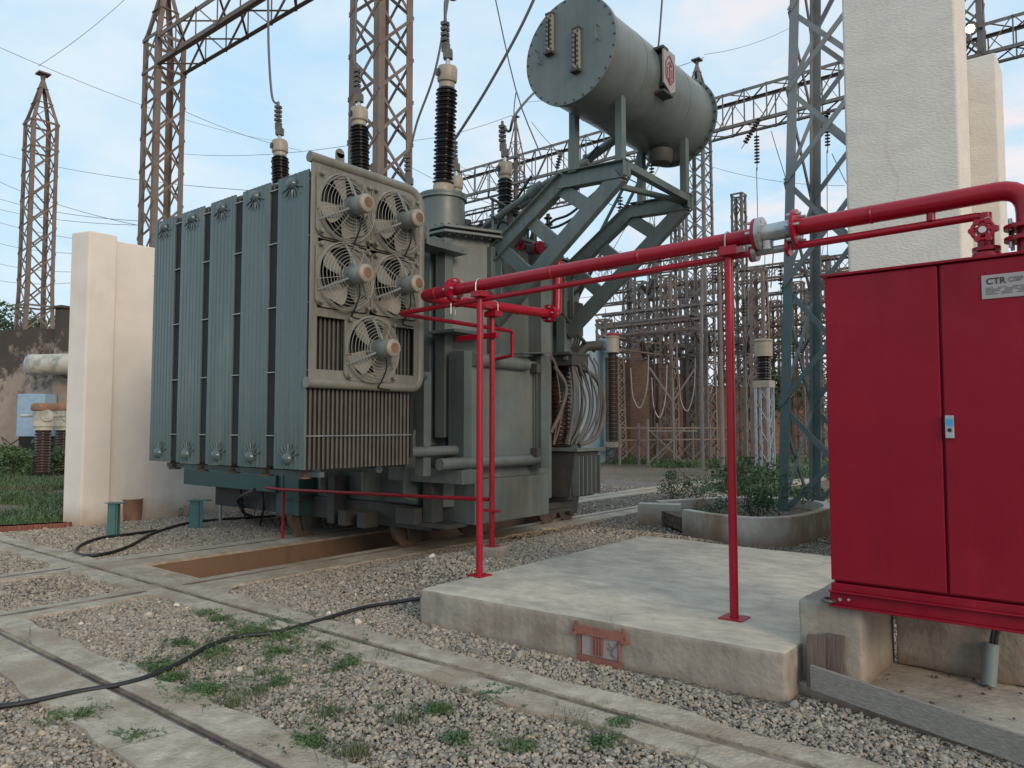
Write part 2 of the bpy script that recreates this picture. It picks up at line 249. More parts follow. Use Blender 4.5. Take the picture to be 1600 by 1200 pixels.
# ------------------------------------------------------------------ mesh building
class MB:
    def __init__(s): s.v = []; s.f = []; s.cuts = []
    def add(s, vs, fs):
        o = len(s.v); s.cuts.append((o, len(s.f))); s.v += [tuple(p) for p in vs]; s.f += [tuple(i+o for i in f) for f in fs]; return s
    def box(s, a, b):
        x0, y0, z0 = [min(p, q) for p, q in zip(a, b)]; x1, y1, z1 = [max(p, q) for p, q in zip(a, b)]
        return s.add([(x0,y0,z0),(x1,y0,z0),(x1,y1,z0),(x0,y1,z0),(x0,y0,z1),(x1,y0,z1),(x1,y1,z1),(x0,y1,z1)],
                     [(3,2,1,0),(4,5,6,7),(0,1,5,4),(1,2,6,5),(2,3,7,6),(3,0,4,7)])
    def cbox(s, c, d, rz=0):
        c = Vector(c); m = Matrix.Rotation(rz, 3, 'Z'); h = Vector(d)/2
        vs = [c + m @ Vector((sx*h.x, sy*h.y, sz*h.z)) for sz in (-1, 1) for sx, sy in ((-1,-1),(1,-1),(1,1),(-1,1))]
        return s.add(vs, [(3,2,1,0),(4,5,6,7),(0,1,5,4),(1,2,6,5),(2,3,7,6),(3,0,4,7)])
    def bar(s, p, q, wd, h=None, up=(0,0,1)):
        h = wd if h is None else h
        p = Vector(p); q = Vector(q); d = (q-p).normalized(); u = Vector(up)
        if abs(d.dot(u)) > .98: u = Vector((0, 1, 0)) if abs(d.y) < .9 else Vector((1, 0, 0))
        a = d.cross(u).normalized()*wd/2; b = a.cross(d).normalized()*h/2
        return s.add([p-a-b, p+a-b, p+a+b, p-a+b, q-a-b, q+a-b, q+a+b, q-a+b], [(3,2,1,0),(4,5,6,7),(0,1,5,4),(1,2,6,5),(2,3,7,6),(3,0,4,7)])
    def ang(s, p, q, wd, a, b, t=None):
        """L angle bar from p to q, flanges towards directions a and b"""
        t = t or wd*.16
        p = Vector(p); q = Vector(q); d = (q-p).normalized(); a = Vector(a); a = (a-d*a.dot(d)).normalized(); b = Vector(b); b = (b-d*b.dot(d)-a*b.dot(a)).normalized()
        prof = [(0,0),(wd,0),(wd,t),(t,t),(t,wd),(0,wd)]
        vs = [e + a*u + b*v for e in (p, q) for u, v in prof]
        fs = [(5,4,3,2,1,0),(6,7,8,9,10,11)]+[(i,(i+1)%6,(i+1)%6+6,i+6) for i in range(6)]
        return s.add(vs, fs)
    def ibeam(s, p, q, wd, h, t=.014, side=(1,0,0)):
        """channel: web plus two flanges"""
        p = Vector(p); q = Vector(q); d = (q-p).normalized(); a = Vector(side); a = (a-d*a.dot(d)).normalized(); u = d.cross(a)
        s.bar(p, q, t, h, up=u) if False else None
        for off in (-1, 1):
            c = u*off*(h/2-t/2); s.slab(p+c, q+c, a, wd, u, t)
        s.slab(p, q, a, t, u, h-2*t)
        return s
    def slab(s, p, q, a, wa, u, wu):
        a = a*wa/2; u = u*wu/2
        return s.add([p-a-u, p+a-u, p+a+u, p-a+u, q-a-u, q+a-u, q+a+u, q-a+u], [(3,2,1,0),(4,5,6,7),(0,1,5,4),(1,2,6,5),(2,3,7,6),(3,0,4,7)])
    def tube(s, pts, r, n=10, cap=True):
        pts = [Vector(p) for p in pts]; k = len(pts); rs = r if isinstance(r, (list, tuple)) else [r]*k
        t0 = (pts[1]-pts[0]).normalized(); u = Vector((0,0,1)) if abs(t0.z) < .9 else Vector((1,0,0)); u = (u-t0*u.dot(t0)).normalized()
        vs = []
        for i, p in enumerate(pts):
            t = ((pts[i+1]-p).normalized() if i < k-1 else Vector()) + ((p-pts[i-1]).normalized() if i else Vector())
            t.normalize(); u = (u-t*u.dot(t)).normalized(); w_ = t.cross(u)
            for j in range(n):
                a = 2*math.pi*j/n; vs.append(p+(u*math.cos(a)+w_*math.sin(a))*rs[i])
        fs = [(i*n+j, i*n+(j+1)%n, (i+1)*n+(j+1)%n, (i+1)*n+j) for i in range(k-1) for j in range(n)]
        if cap: fs += [tuple(range(n-1,-1,-1)), tuple((k-1)*n+j for j in range(n))]
        return s.add(vs, fs)
    def lathe(s, prof, c, axis=(0,0,1), n=20):
        """prof: (radius, height) along the axis"""
        c = Vector(c); d = Vector(axis).normalized(); u = Vector((0,0,1)) if abs(d.z) < .9 else Vector((1,0,0)); u = (u-d*u.dot(d)).normalized(); w_ = d.cross(u)
        k = len(prof); vs = [c+d*h+(u*math.cos(2*math.pi*j/n)+w_*math.sin(2*math.pi*j/n))*max(r, 1e-4) for r, h in prof for j in range(n)]
        fs = [(i*n+j, i*n+(j+1)%n, (i+1)*n+(j+1)%n, (i+1)*n+j) for i in range(k-1) for j in range(n)]
        fs += [tuple(range(n-1,-1,-1)), tuple((k-1)*n+j for j in range(n))]
        return s.add(vs, fs)
    def prism(s, poly, ext):
        """poly: 3D points; ext: vector"""
        e = Vector(ext); n = len(poly); P = [Vector(p) for p in poly]
        return s.add(P+[p+e for p in P], [tuple(range(n-1,-1,-1)), tuple(range(n, 2*n))]+[(i,(i+1)%n,(i+1)%n+n,i+n) for i in range(n)])
    def groups(s):
        n = len(s.cuts); bb = []
        for i, (o, _) in enumerate(s.cuts):
            e = s.cuts[i+1][0] if i+1 < n else len(s.v); P = s.v[o:e]
            bb.append([min(p[k] for p in P)-.002 for k in range(3)]+[max(p[k] for p in P)+.002 for k in range(3)])
        par = list(range(n))
        def find(i):
            while par[i] != i: i = par[i]
            return i
        for i in range(n):
            for j in range(i):
                if all(bb[i][k] <= bb[j][k+3] and bb[j][k] <= bb[i][k+3] for k in range(3)): par[find(i)] = find(j)
        g = {}
        for i in range(n): g.setdefault(find(i), []).append(i)
        return list(g.values())
    def build(s, name, m, parent=None, smooth=False, bevel=0.0, origin=None):
        if parent and 1 < len(s.cuts) < 60:
            G = s.groups()
            if 1 < len(G) <= 16:
                first = None; n = len(s.cuts)
                for g in G:
                    q = MB()
                    for i in g:
                        o, fo = s.cuts[i]; e, fe = s.cuts[i+1] if i+1 < n else (len(s.v), len(s.f))
                        q.add(s.v[o:e], [tuple(k-o for k in f) for f in s.f[fo:fe]])
                    q.cuts = q.cuts[:1]; ob = q.build(name, m, parent, smooth, bevel); first = first or ob
                return first
        o = Vector(ORG.get(parent.name, (0,0,0))) if parent else Vector(origin or (0,0,0))
        me = bpy.data.meshes.new(name); me.from_pydata([tuple(Vector(p)-o) for p in s.v], [], s.f); me.update()
        bm = bmesh.new(); bm.from_mesh(me); bmesh.ops.recalc_face_normals(bm, faces=bm.faces); bm.to_mesh(me); bm.free()
        me.materials.append(m)
        ob = bpy.data.objects.new(name, me); COL.objects.link(ob)
        if parent: ob.parent = parent
        else: ob.location = o
        ORG[ob.name] = o
        if smooth:
            for p in me.polygons: p.use_smooth = True
            try: me.set_sharp_from_angle(angle=R(40))
            except Exception: pass
        if bevel:
            b = ob.modifiers.new('bevel', 'BEVEL'); b.width = bevel; b.segments = 2; b.limit_method = 'ANGLE'; b.angle_limit = R(40)
        return ob
ORG = {}
def tag(o, label, cat, group=None):
    o['label'] = label; o['category'] = cat
    if group: o['group'] = group
    return o
def thing(name, label, cat, loc, group=None):
    o = bpy.data.objects.new(name, None); COL.objects.link(o); o.location = loc; o.empty_display_size = .2; ORG[o.name] = Vector(loc)
    return tag(o, label, cat, group)
def struct(o, kind='structure'): o['kind'] = kind; return o
def copy_tree(root, loc, label=None, rz=0.0, sc=1.0, group=None):
    c = root.copy(); COL.objects.link(c); c.location = loc; c.rotation_euler = (0, 0, rz); c.scale = (sc, sc, sc)
    if label: c['label'] = label
    if group: c['group'] = group
    for ch in root.children:
        d = ch.copy(); COL.objects.link(d); d.parent = c
        for g in ch.children:
            e = g.copy(); COL.objects.link(e); e.parent = d
    return c
def arc(c, u, v, r, a0, a1, n=8):
    c = Vector(c); u = Vector(u); v = Vector(v)
    return [c+u*(r*math.cos(a0+(a1-a0)*i/n))+v*(r*math.sin(a0+(a1-a0)*i/n)) for i in range(n+1)]
def elbow(p, q, s, r_, n=6):
    """polyline p-q-s with the corner at q rounded to radius r_"""
    p, q, s = Vector(p), Vector(q), Vector(s); a = (p-q).normalized(); b = (s-q).normalized()
    A = q+a*r_; B = q+b*r_
    return [A*(1-t)**2+q*2*t*(1-t)+B*t*t for t in [i/n for i in range(n+1)]]
def spline(pts, n=8):
    P = [Vector(p) for p in pts]; P = [P[0]*2-P[1]]+P+[P[-1]*2-P[-2]]; o = []
    for i in range(1, len(P)-2):
        a, b, c, d = P[i-1], P[i], P[i+1], P[i+2]
        for k in range(n):
            t = k/n; o.append(.5*((2*b)+(c-a)*t+(2*a-5*b+4*c-d)*t*t+(3*b-a-3*c+d)*t**3))
    o.append(P[-2]); return o
def sag(p, q, d, n=14):
    p, q = Vector(p), Vector(q); return [p.lerp(q, i/n)-Vector((0,0,4*d*(i/n)*(1-i/n))) for i in range(n+1)]
def ss(t): t = max(0.0, min(1.0, t)); return t*t*(3-2*t)

# ------------------------------------------------------------------ ground
RX1, RX2 = 3.74, 2.13            # rails running along X (their Y)
RY1, RY2 = -7.48, -9.38          # rails running along Y (their X)
PIT = (-8.97, -7.695, 4.22, 11.5, -.66)
def hgt(x, y):
    h = .22*ss((x+6.85)/1.2)*ss((y-4.7)/1.1)*ss((10.4-y)/1.6)*ss((-3.9-x)/.8)
    return h
def near_ground():
    xs = sorted(set([round(v, 3) for v in np.arange(-14.6, 5.01, .14)]+[PIT[0], PIT[1]]))
    ys = sorted(set([round(v, 3) for v in np.arange(-2.0, 20.01, .14)]+[PIT[2], PIT[3]]))
    m = MB(); nx = len(xs)
    for y in ys:
        for x in xs:
            e = 0 if (x in (PIT[0], PIT[1]) or y in (PIT[2], PIT[3])) else .008*math.sin(x*3.1+y*1.7)*math.sin(y*2.3-x)
            m.v.append((x, y, hgt(x, y)+e-.012))
    for j in range(len(ys)-1):
        for i in range(nx-1):
            cx, cy = (xs[i]+xs[i+1])/2, (ys[j]+ys[j+1])/2
            if PIT[0] < cx < PIT[1] and PIT[2] < cy < PIT[3]: continue
            m.f.append((j*nx+i, j*nx+i+1, (j+1)*nx+i+1, (j+1)*nx+i))
    return m.build('ground', M['gravelbed'], smooth=True)
struct(near_ground())
fg = MB(); Bg = 700
for a, b, c, d in ((-Bg, -14.6, -Bg, Bg), (5.0, Bg, -Bg, Bg), (-14.6, 5.0, -Bg, -2.0), (-14.6, 5.0, 20.0, Bg)):
    fg.add([(a, c, -.03), (b, c, -.03), (b, d, -.03), (a, d, -.03)], [(0, 1, 2, 3)])
struct(fg.build('far_ground', M['dirt']))
# oil pit between the rails: floor and four walls
x0, x1, y0, y1, zb = PIT
pm = MB()
pm.add([(x0,y0,zb),(x1,y0,zb),(x1,y1,zb),(x0,y1,zb)], [(0,1,2,3)])
for a, b in (((x0,y0),(x1,y0)),((x1,y0),(x1,y1)),((x1,y1),(x0,y1)),((x0,y1),(x0,y0))):
    n_ = 10
    for i in range(n_):
        p = [a[0]+(b[0]-a[0])*i/n_, a[1]+(b[1]-a[1])*i/n_]; q = [a[0]+(b[0]-a[0])*(i+1)/n_, a[1]+(b[1]-a[1])*(i+1)/n_]
        pm.add([(*p,zb),(*q,zb),(*q,-.005),(*p,-.005)], [(0,1,2,3)])
struct(pm.build('oil_pit', M['pit']))
# concrete strips carrying the rails, ragged edges, rail groove left open
def strip(m, axis, off, a, b, lo, hi, zt=.028, seed=0, groove=.075, clean=()):
    rr = random.Random(seed)
    k = max(4, int((b-a)/.22)); ed = [[], []]
    for i in range(k+1):
        for e, base in ((0, lo), (1, hi)):
            ed[e].append(off+base+(rr.uniform(-.045, .045) if e not in clean and 0 < i < k else 0))
    def P(t, o, z): return (t, o, z) if axis == 'x' else (o, t, z)
    for half in (0, 1):
        for i in range(k):
            t0, t1 = a+(b-a)*i/k, a+(b-a)*(i+1)/k
            if half == 0: o0, o1, i0, i1 = ed[0][i], ed[0][i+1], off-groove/2, off-groove/2
            else: o0, o1, i0, i1 = ed[1][i], ed[1][i+1], off+groove/2, off+groove/2
            zi = zt+.004
            m.add([P(t0,o0,zt),P(t1,o1,zt),P(t1,i1,zi),P(t0,i0,zi)], [(0,1,2,3)])
            zk = -.008 if half in clean else -.06
            m.add([P(t0,o0,zt),P(t1,o1,zt),P(t1,o1,zk),P(t0,o0,zk)], [(0,1,2,3)])
            m.add([P(t0,i0,zi),P(t1,i1,zi),P(t1,i1,-.06),P(t0,i0,-.06)], [(0,1,2,3)])
st = MB()
strip(st, 'x', RX1, -15.5, 4.5, -.24, .25, seed=1)
strip(st, 'x', RX2, -15.5, 4.5, -.36, .27, zt=.026, seed=2)
strip(st, 'y', RY1, RX1+.19, 40, -.205, .40, zt=.022, seed=3, clean=(0,))
strip(st, 'y', RY2, RX1+.19, 40, -.33, .42, zt=.022, seed=4, clean=(1,))
strip(st, 'y', RY1, RX2+.19, RX1-.19, -.2, .2, zt=.021, seed=5)
strip(st, 'y', RY2, RX2+.19, RX1-.19, -.2, .2, zt=.021, seed=6)
strip(st, 'y', RY1, -6, RX2-.34, -.22, .22, zt=.021, seed=7)
strip(st, 'y', RY2, -6, RX2-.34, -.22, .22, zt=.021, seed=8)
# apron between the rails in front of the pit
st.add([(RY2-.35, RX1+.2, .017), (RY1+.75, RX1+.2, .017), (RY1+.45, PIT[2], .017), (RY2-.35, PIT[2], .017)], [(0,1,2,3)])
struct(st.build('track_bed', M['strip']))
def rail(name, p, q, label, wd=.05):
    m = MB(); p, q = Vector(p), Vector(q)
    m.bar(p+Vector((0,0,.0)), q+Vector((0,0,.0)), wd, .05)
    o = m.build(name, M['rail'], bevel=.006); return tag(o, label, 'rail', 'rails set in the concrete strips')
rail('track_rail', (-15.5, RX1, 0), (4.5, RX1, 0), 'rusty rail running across in front of the oil pit and past the concrete pad')
r2 = rail('track_rail', (-15.5, RX2+.028, -.004), (4.5, RX2+.028, -.004), 'rusty sunken rail nearest the camera, crossed by the black cable', .036)
MB().box((-15.5, RX2-.05, -.03), (4.5, RX2+.008, .006)).build('flangeway', M['flange'], r2)
rail('track_rail', (RY1, RX1+.06, .004), (RY1, 40, .004), 'rail on the pad side of the oil pit under the near wheels', .045)
rail('track_rail', (RY2, RX1+.06, .004), (RY2, 40, .004), 'rail on the far side of the oil pit beside the firewall', .045)
rail('track_rail', (RY1, RX2+.06, .004), (RY1, RX1-.06, .004), 'short rail between the two crossing rails, nearer one at the left', .06)
rail('track_rail', (RY2, RX2+.06, .004), (RY2, RX1-.06, .004), 'short rail between the two crossing rails, farther one at the left edge', .06)

# ------------------------------------------------------------------ gravel stones (uncountable)
PADR = (-4.66, -1.55, 4.47, 8.36)
def blocked(x, y):
    if PIT[0]-.02 < x < PIT[1]+.02 and PIT[2]-.02 < y < PIT[3]: return True
    if PADR[0] < x < PADR[1] and PADR[2] < y < PADR[3]: return True
    if -1.75 < x < 2.0 and 3.7 < y < 5.75 and (y > 4.93 or y > 4.44-.29*(x+.4)): return True
    if x < -13.3 and y > 5.05: return True
    if x < -13.6: return True
    e = abs(rng.normal(0, .07))+.05*math.sin(x*2.3+y*3.1)+.03*math.sin(x*5.1-y*4.3)
    if abs(y-RX1) < .22-e or (RX2-.34+e < y < RX2+.25-e): return rng.random() > .03
    if y > RX1 and (RY1-.26 < x < RY1+.34-e or RY2-.34+e < x < RY2+.42): return rng.random() > .01
    if y > RX1 and y < PIT[2]+.05 and RY2-.35+e < x < RY1+.6-e: return rng.random() > .01
    if y < RX1 and (abs(x-RY1) < .2-e or abs(x-RY2) < .2-e): return rng.random() > .02
    return False
_F2 = np.array([_F.x, _F.y])
def gravel():
    pts = []
    def scatter(xa, xb, ya, yb, dens):
        n = int((xb-xa)*(yb-ya)*dens); P = rng.random((n, 2))*[xb-xa, yb-ya]+[xa, ya]; return P
    zones = [(-8, 1.5, .8, 4.6, 4000), (-13.4, -8, 1.2, 7.5, 1900), (-8, 1.5, 4.6, 8.5, 2500), (-13.4, -2, 7.5, 13.5, 700), (-12, -2, 13.5, 18, 260)]
    for z in zones:
        P = scatter(*z)
        v = P-np.array([0, 0]); dep = v@np.array([-math.sin(YAW), math.cos(YAW)]); lat = v@np.array([math.cos(YAW), math.sin(YAW)])
        k = (dep > 1.2) & (np.abs(lat) < dep*.74+.4)
        P = P[k]; dep = dep[k]
        for (x, y), d in zip(P, dep):
            if blocked(x, y): continue
            pts.append((x, y, d))
    n = len(pts)
    co = np.array([(x, y, hgt(x, y)-.006+rng.random()*.012) for x, y, d in pts], np.float32)
    d = np.array([p[2] for p in pts])
    base = np.exp(rng.normal(0, .36, n))*.0098*np.clip(.85+d*.035, 1, 1.5)
    sc = np.stack([base*rng.uniform(.8, 1.35, n), base*rng.uniform(.7, 1.1, n), base*rng.uniform(.45, .8, n)], 1).astype(np.float32)
    rot = np.stack([rng.normal(0, .45, n), rng.normal(0, .45, n), rng.uniform(0, 6.28, n)], 1).astype(np.float32)
    tone = np.clip(rng.beta(2.0, 2.2, n)+rng.normal(0, .02, n), 0, 1).astype(np.float32)
    me = bpy.data.meshes.new('gravel'); me.vertices.add(n); me.vertices.foreach_set('co', co.ravel())
    a = me.attributes.new('sc', 'FLOAT_VECTOR', 'POINT'); a.data.foreach_set('vector', sc.ravel())
    a = me.attributes.new('rot', 'FLOAT_VECTOR', 'POINT'); a.data.foreach_set('vector', rot.ravel())
    a = me.attributes.new('tone', 'FLOAT', 'POINT'); a.data.foreach_set('value', tone)
    me.update(); me.materials.append(M['stone'])
    ob = bpy.data.objects.new('gravel', me); COL.objects.link(ob)
    g = bpy.data.node_groups.new('stones', 'GeometryNodeTree'); g.is_modifier = True
    g.interface.new_socket('Geometry', in_out='INPUT', socket_type='NodeSocketGeometry'); g.interface.new_socket('Geometry', in_out='OUTPUT', socket_type='NodeSocketGeometry')
    gi = N(g, 'NodeGroupInput'); go = N(g, 'NodeGroupOutput'); L = g.links.new
    ico = N(g, 'GeometryNodeMeshIcoSphere'); ico.inputs['Radius'].default_value = 1; ico.inputs['Subdivisions'].default_value = 2
    j = N(g, 'GeometryNodeGeometryToInstance')
    for s in range(5):
        pos = N(g, 'GeometryNodeInputPosition'); ad = N(g, 'ShaderNodeVectorMath', operation='ADD', inp={1: (s*7.3, s*3.1, 0)}); L(pos.outputs[0], ad.inputs[0])
        vo = N(g, 'ShaderNodeTexVoronoi', inp={'Scale': .9}); L(ad.outputs[0], vo.inputs['Vector'])
        mr_ = N(g, 'ShaderNodeMapRange', inp={1: 0, 2: 1.0, 3: 1.12, 4: .72}); L(vo.outputs['Distance'], mr_.inputs[0])
        ml = N(g, 'ShaderNodeVectorMath', operation='SCALE'); L(pos.outputs[0], ml.inputs[0]); L(mr_.outputs[0], ml.inputs['Scale'])
        sp = N(g, 'GeometryNodeSetPosition'); L(ico.outputs[0], sp.inputs[0]); L(ml.outputs[0], sp.inputs['Position'])
        sm = N(g, 'GeometryNodeSetMaterial'); sm.inputs['Material'].default_value = M['stone']; L(sp.outputs[0], sm.inputs[0])
        L(sm.outputs[0], j.inputs[0])
    iop = N(g, 'GeometryNodeInstanceOnPoints'); L(gi.outputs[0], iop.inputs['Points']); L(j.outputs[0], iop.inputs['Instance']); iop.inputs['Pick Instance'].default_value = True
    asc = N(g, 'GeometryNodeInputNamedAttribute', data_type='FLOAT_VECTOR'); asc.inputs['Name'].default_value = 'sc'
    aro = N(g, 'GeometryNodeInputNamedAttribute', data_type='FLOAT_VECTOR'); aro.inputs['Name'].default_value = 'rot'
    L(asc.outputs[0], iop.inputs['Scale']); L(aro.outputs[0], iop.inputs['Rotation']); L(iop.outputs[0], go.inputs[0])
    md = ob.modifiers.new('stones', 'NODES'); md.node_group = g
    print('gravel stones', n)
    return struct(ob, 'stuff')
gravel()

# ------------------------------------------------------------------ the power transformer
T = thing('power_transformer', 'large grey-green power transformer with fan-cooled radiators standing on the rails', 'transformer', (-8.3, 7.5, 0))
TZ = 4.15
tank_plan = [(-11.9, 6.82), (-6.62, 6.82), (-6.3, 7.55), (-6.3, 8.7), (-6.55, 8.85), (-6.55, 9.8), (-11.9, 9.8)]
def loop(plan, z): return [(x, y, z) for x, y in plan]
def grow(plan, d): cx, cy = -9.1, 8.7; return [(x+math.copysign(d, x-cx), y+math.copysign(d, y-cy)) for x, y in plan]
MB().prism(loop(tank_plan, .62), (0,0,TZ-.62)).build('tank', M['paint'], T, bevel=.015)
cov = MB().prism(loop(grow(tank_plan, .13), TZ+.004), (0,0,.035)).prism(loop(grow(tank_plan, .13), TZ-.06), (0,0,.035)).prism(loop(grow(tank_plan, .05), TZ+.039), (0,0,.03)).build('tank_cover', M['paint'], T, bevel=.006)
bl = MB()
gpln = grow(tank_plan, .085)
for (a, b) in zip(gpln, gpln[1:]+gpln[:1]):
    a, b = Vector((*a, 0)), Vector((*b, 0)); k = max(2, int((b-a).length/.11))
    for i in range(k):
        p = a.lerp(b, (i+.5)/k); bl.lathe([(.016, 0), (.016, .03)], (p.x, p.y, TZ+.039), n=6); bl.lathe([(.016, 0), (.016, .03)], (p.x, p.y, TZ-.09), n=6)
bl.cuts = bl.cuts[:1]; struct(bl.build('cover_bolts', M['under'], cov), 'stuff')
# stiffeners and lower flange of the tank
rb = MB()
for x in (-11.4, -10.5, -9.6, -8.7, -7.8, -7.0): rb.prism([(x, 6.82, .62), (x, 6.48, .74), (x, 6.48, 1.05), (x, 6.66, 1.6), (x, 6.82, 1.6)], (.03,0,0))
rb.box((-6.3, 8.16, 1.15), (-6.08, 8.36, TZ-.1)); rb.box((-6.62, 6.66, 1.5), (-6.45, 6.8, 4.0)); rb.box((-6.95, 6.66, 1.4), (-6.72, 6.82, 4.05))
rb.box((-7.35, 6.55, .95), (-6.05, 6.82, 1.12))
rb.build('stiffener', M['paint'], T, bevel=.008)
MB().box((-6.62, 6.52, 2.78), (-6.16, 7.2, 2.82)).box((-6.86, 6.5, 3.94), (-6.5, 6.8, 3.99)).build('tank_shelf', M['bracket'], T, bevel=.004)
# base: skirt, beams
MB().box((-11.9, 6.75, .32), (-6.75, 9.7, .62)).build('base_frame', M['under'], T, bevel=.01)
MB().box((-6.9, 6.95, .42), (-6.2, 8.5, .98)).build('lower_box', M['paint'], T, bevel=.012)
MB().bar((-6.6, 6.6, .42), (-6.6, 9.3, .42), .5, .05).bar((-6.36, 8.55, .5), (-6.36, 9.3, .5), .06, .09).build('walkway_plate', M['under'], T)
MB().box((-12.4, 6.45, .66), (-9.7, 6.8, .92)).box((-9.75, 6.5, .35), (-9.2, 6.82, .92)).build('side_duct', M['teal'], T, bevel=.01)
MB().box((-6.78, 6.62, .45), (-6.62, 6.82, .95)).box((-8.6, 6.55, .3), (-8.45, 6.8, .95)).box((-7.15, 6.5, .42), (-6.8, 6.8, .62)).box((-7.9, 6.5, .30), (-7.75, 6.75, .5)).box((-8.3, 6.5, .30), (-8.15, 6.75, .5)).build('support_leg', M['under'], T, bevel=.006)
def wheel(x, y, fork):
    w_ = MB().lathe([(.02, -.075), (.22, -.075), (.235, -.06), (.225, .03), (.27, .045), (.275, .07), (.25, .075), (.06, .075), (.05, .1), (.02, .1)], (x, y, .285), (1, 0, 0), 28).build('wheel', M['wheel'], T, smooth=True)
    k = MB().lathe([(.05, .0), (.05, .05), (.03, .06)], (x+.09, y, .285), (1, 0, 0), 12)
    for a in range(4):
        c, s_ = math.cos(a*math.pi/2+.5), math.sin(a*math.pi/2+.5); k.bar((x+.08, y+c*.06, .285+s_*.06), (x+.08, y+c*.2, .285+s_*.2), .035, .02, up=(1,0,0))
    k.build('hub', M['wheel'], w_)
    if fork:
        f = MB().box((x-.16, y-.2, .64), (x+.18, y+.2, .74)).box((x-.21, y-.24, .60), (x+.24, y+.26, .64)).box((x-.23, y-.26, .56), (x+.26, y+.28, .595))
        f.prism([(x+.14, y-.2, .56), (x+.14, y+.22, .56), (x+.14, y+.13, .14), (x+.14, y-.1, .14)], (.05,0,0))
        f.prism([(x-.19, y-.2, .56), (x-.19, y+.22, .56), (x-.19, y+.13, .14), (x-.19, y-.1, .14)], (.05,0,0))
        f.build('wheel_fork', M['under'], w_, bevel=.006)
for y, f in ((7.05, 1), (8.3, 0), (10.2, 0), (10.75, 1)): wheel(RY1-.05, y, f)
for y, f in ((6.75, 1), (8.3, 0), (10.4, 1)): wheel(RY2-.05, y, f)
# protruding box on the right side with header pipes
bx = MB().box((-6.4, 6.67, 1.12), (-6.13, 8.2, 2.52)).build('side_box', M['paint'], T, bevel=.012)
MB().box((-6.38, 6.655, 1.1), (-6.12, 6.80, 2.56)).box((-6.38, 8.12, 1.08), (-6.05, 8.3, 2.6)).build('edge_channel', M['bracket'], bx, bevel=.006)
MB().tube([(-6.1, 6.8, 2.46), (-6.1, 7.85, 2.46)], .085, 14).tube([(-6.13, 6.25, 1.2), (-6.13, 8.15, 1.2)], .07, 14).build('header_pipe', M['paint'], bx, smooth=True)
MB().tube([(-6.06, 8.02, 1.3), (-6.06, 8.02, 2.45)], .018, 8).cbox((-6.06, 8.02, 2.42), (.1, .12, .12)).cbox((-6.06, 8.02, 1.3), (.1, .1, .1)).build('valve_rod', M['under'], bx)
MB().prism([(-6.2, 7.6, 2.58), (-5.95, 7.6, 2.58), (-5.95, 8.2, 2.63), (-6.2, 8.2, 2.63)], (0,0,.015)).build('rain_hood', M['bracket'], bx)
MB().box((-6.42, 6.14, 1.06), (-6.28, 6.26, 2.28)).tube([(-6.02, 5.76, 2.22), (-6.34, 6.2, 2.22)], .05, 10).build('pipe_bracket', M['bracket'], T, bevel=.004)
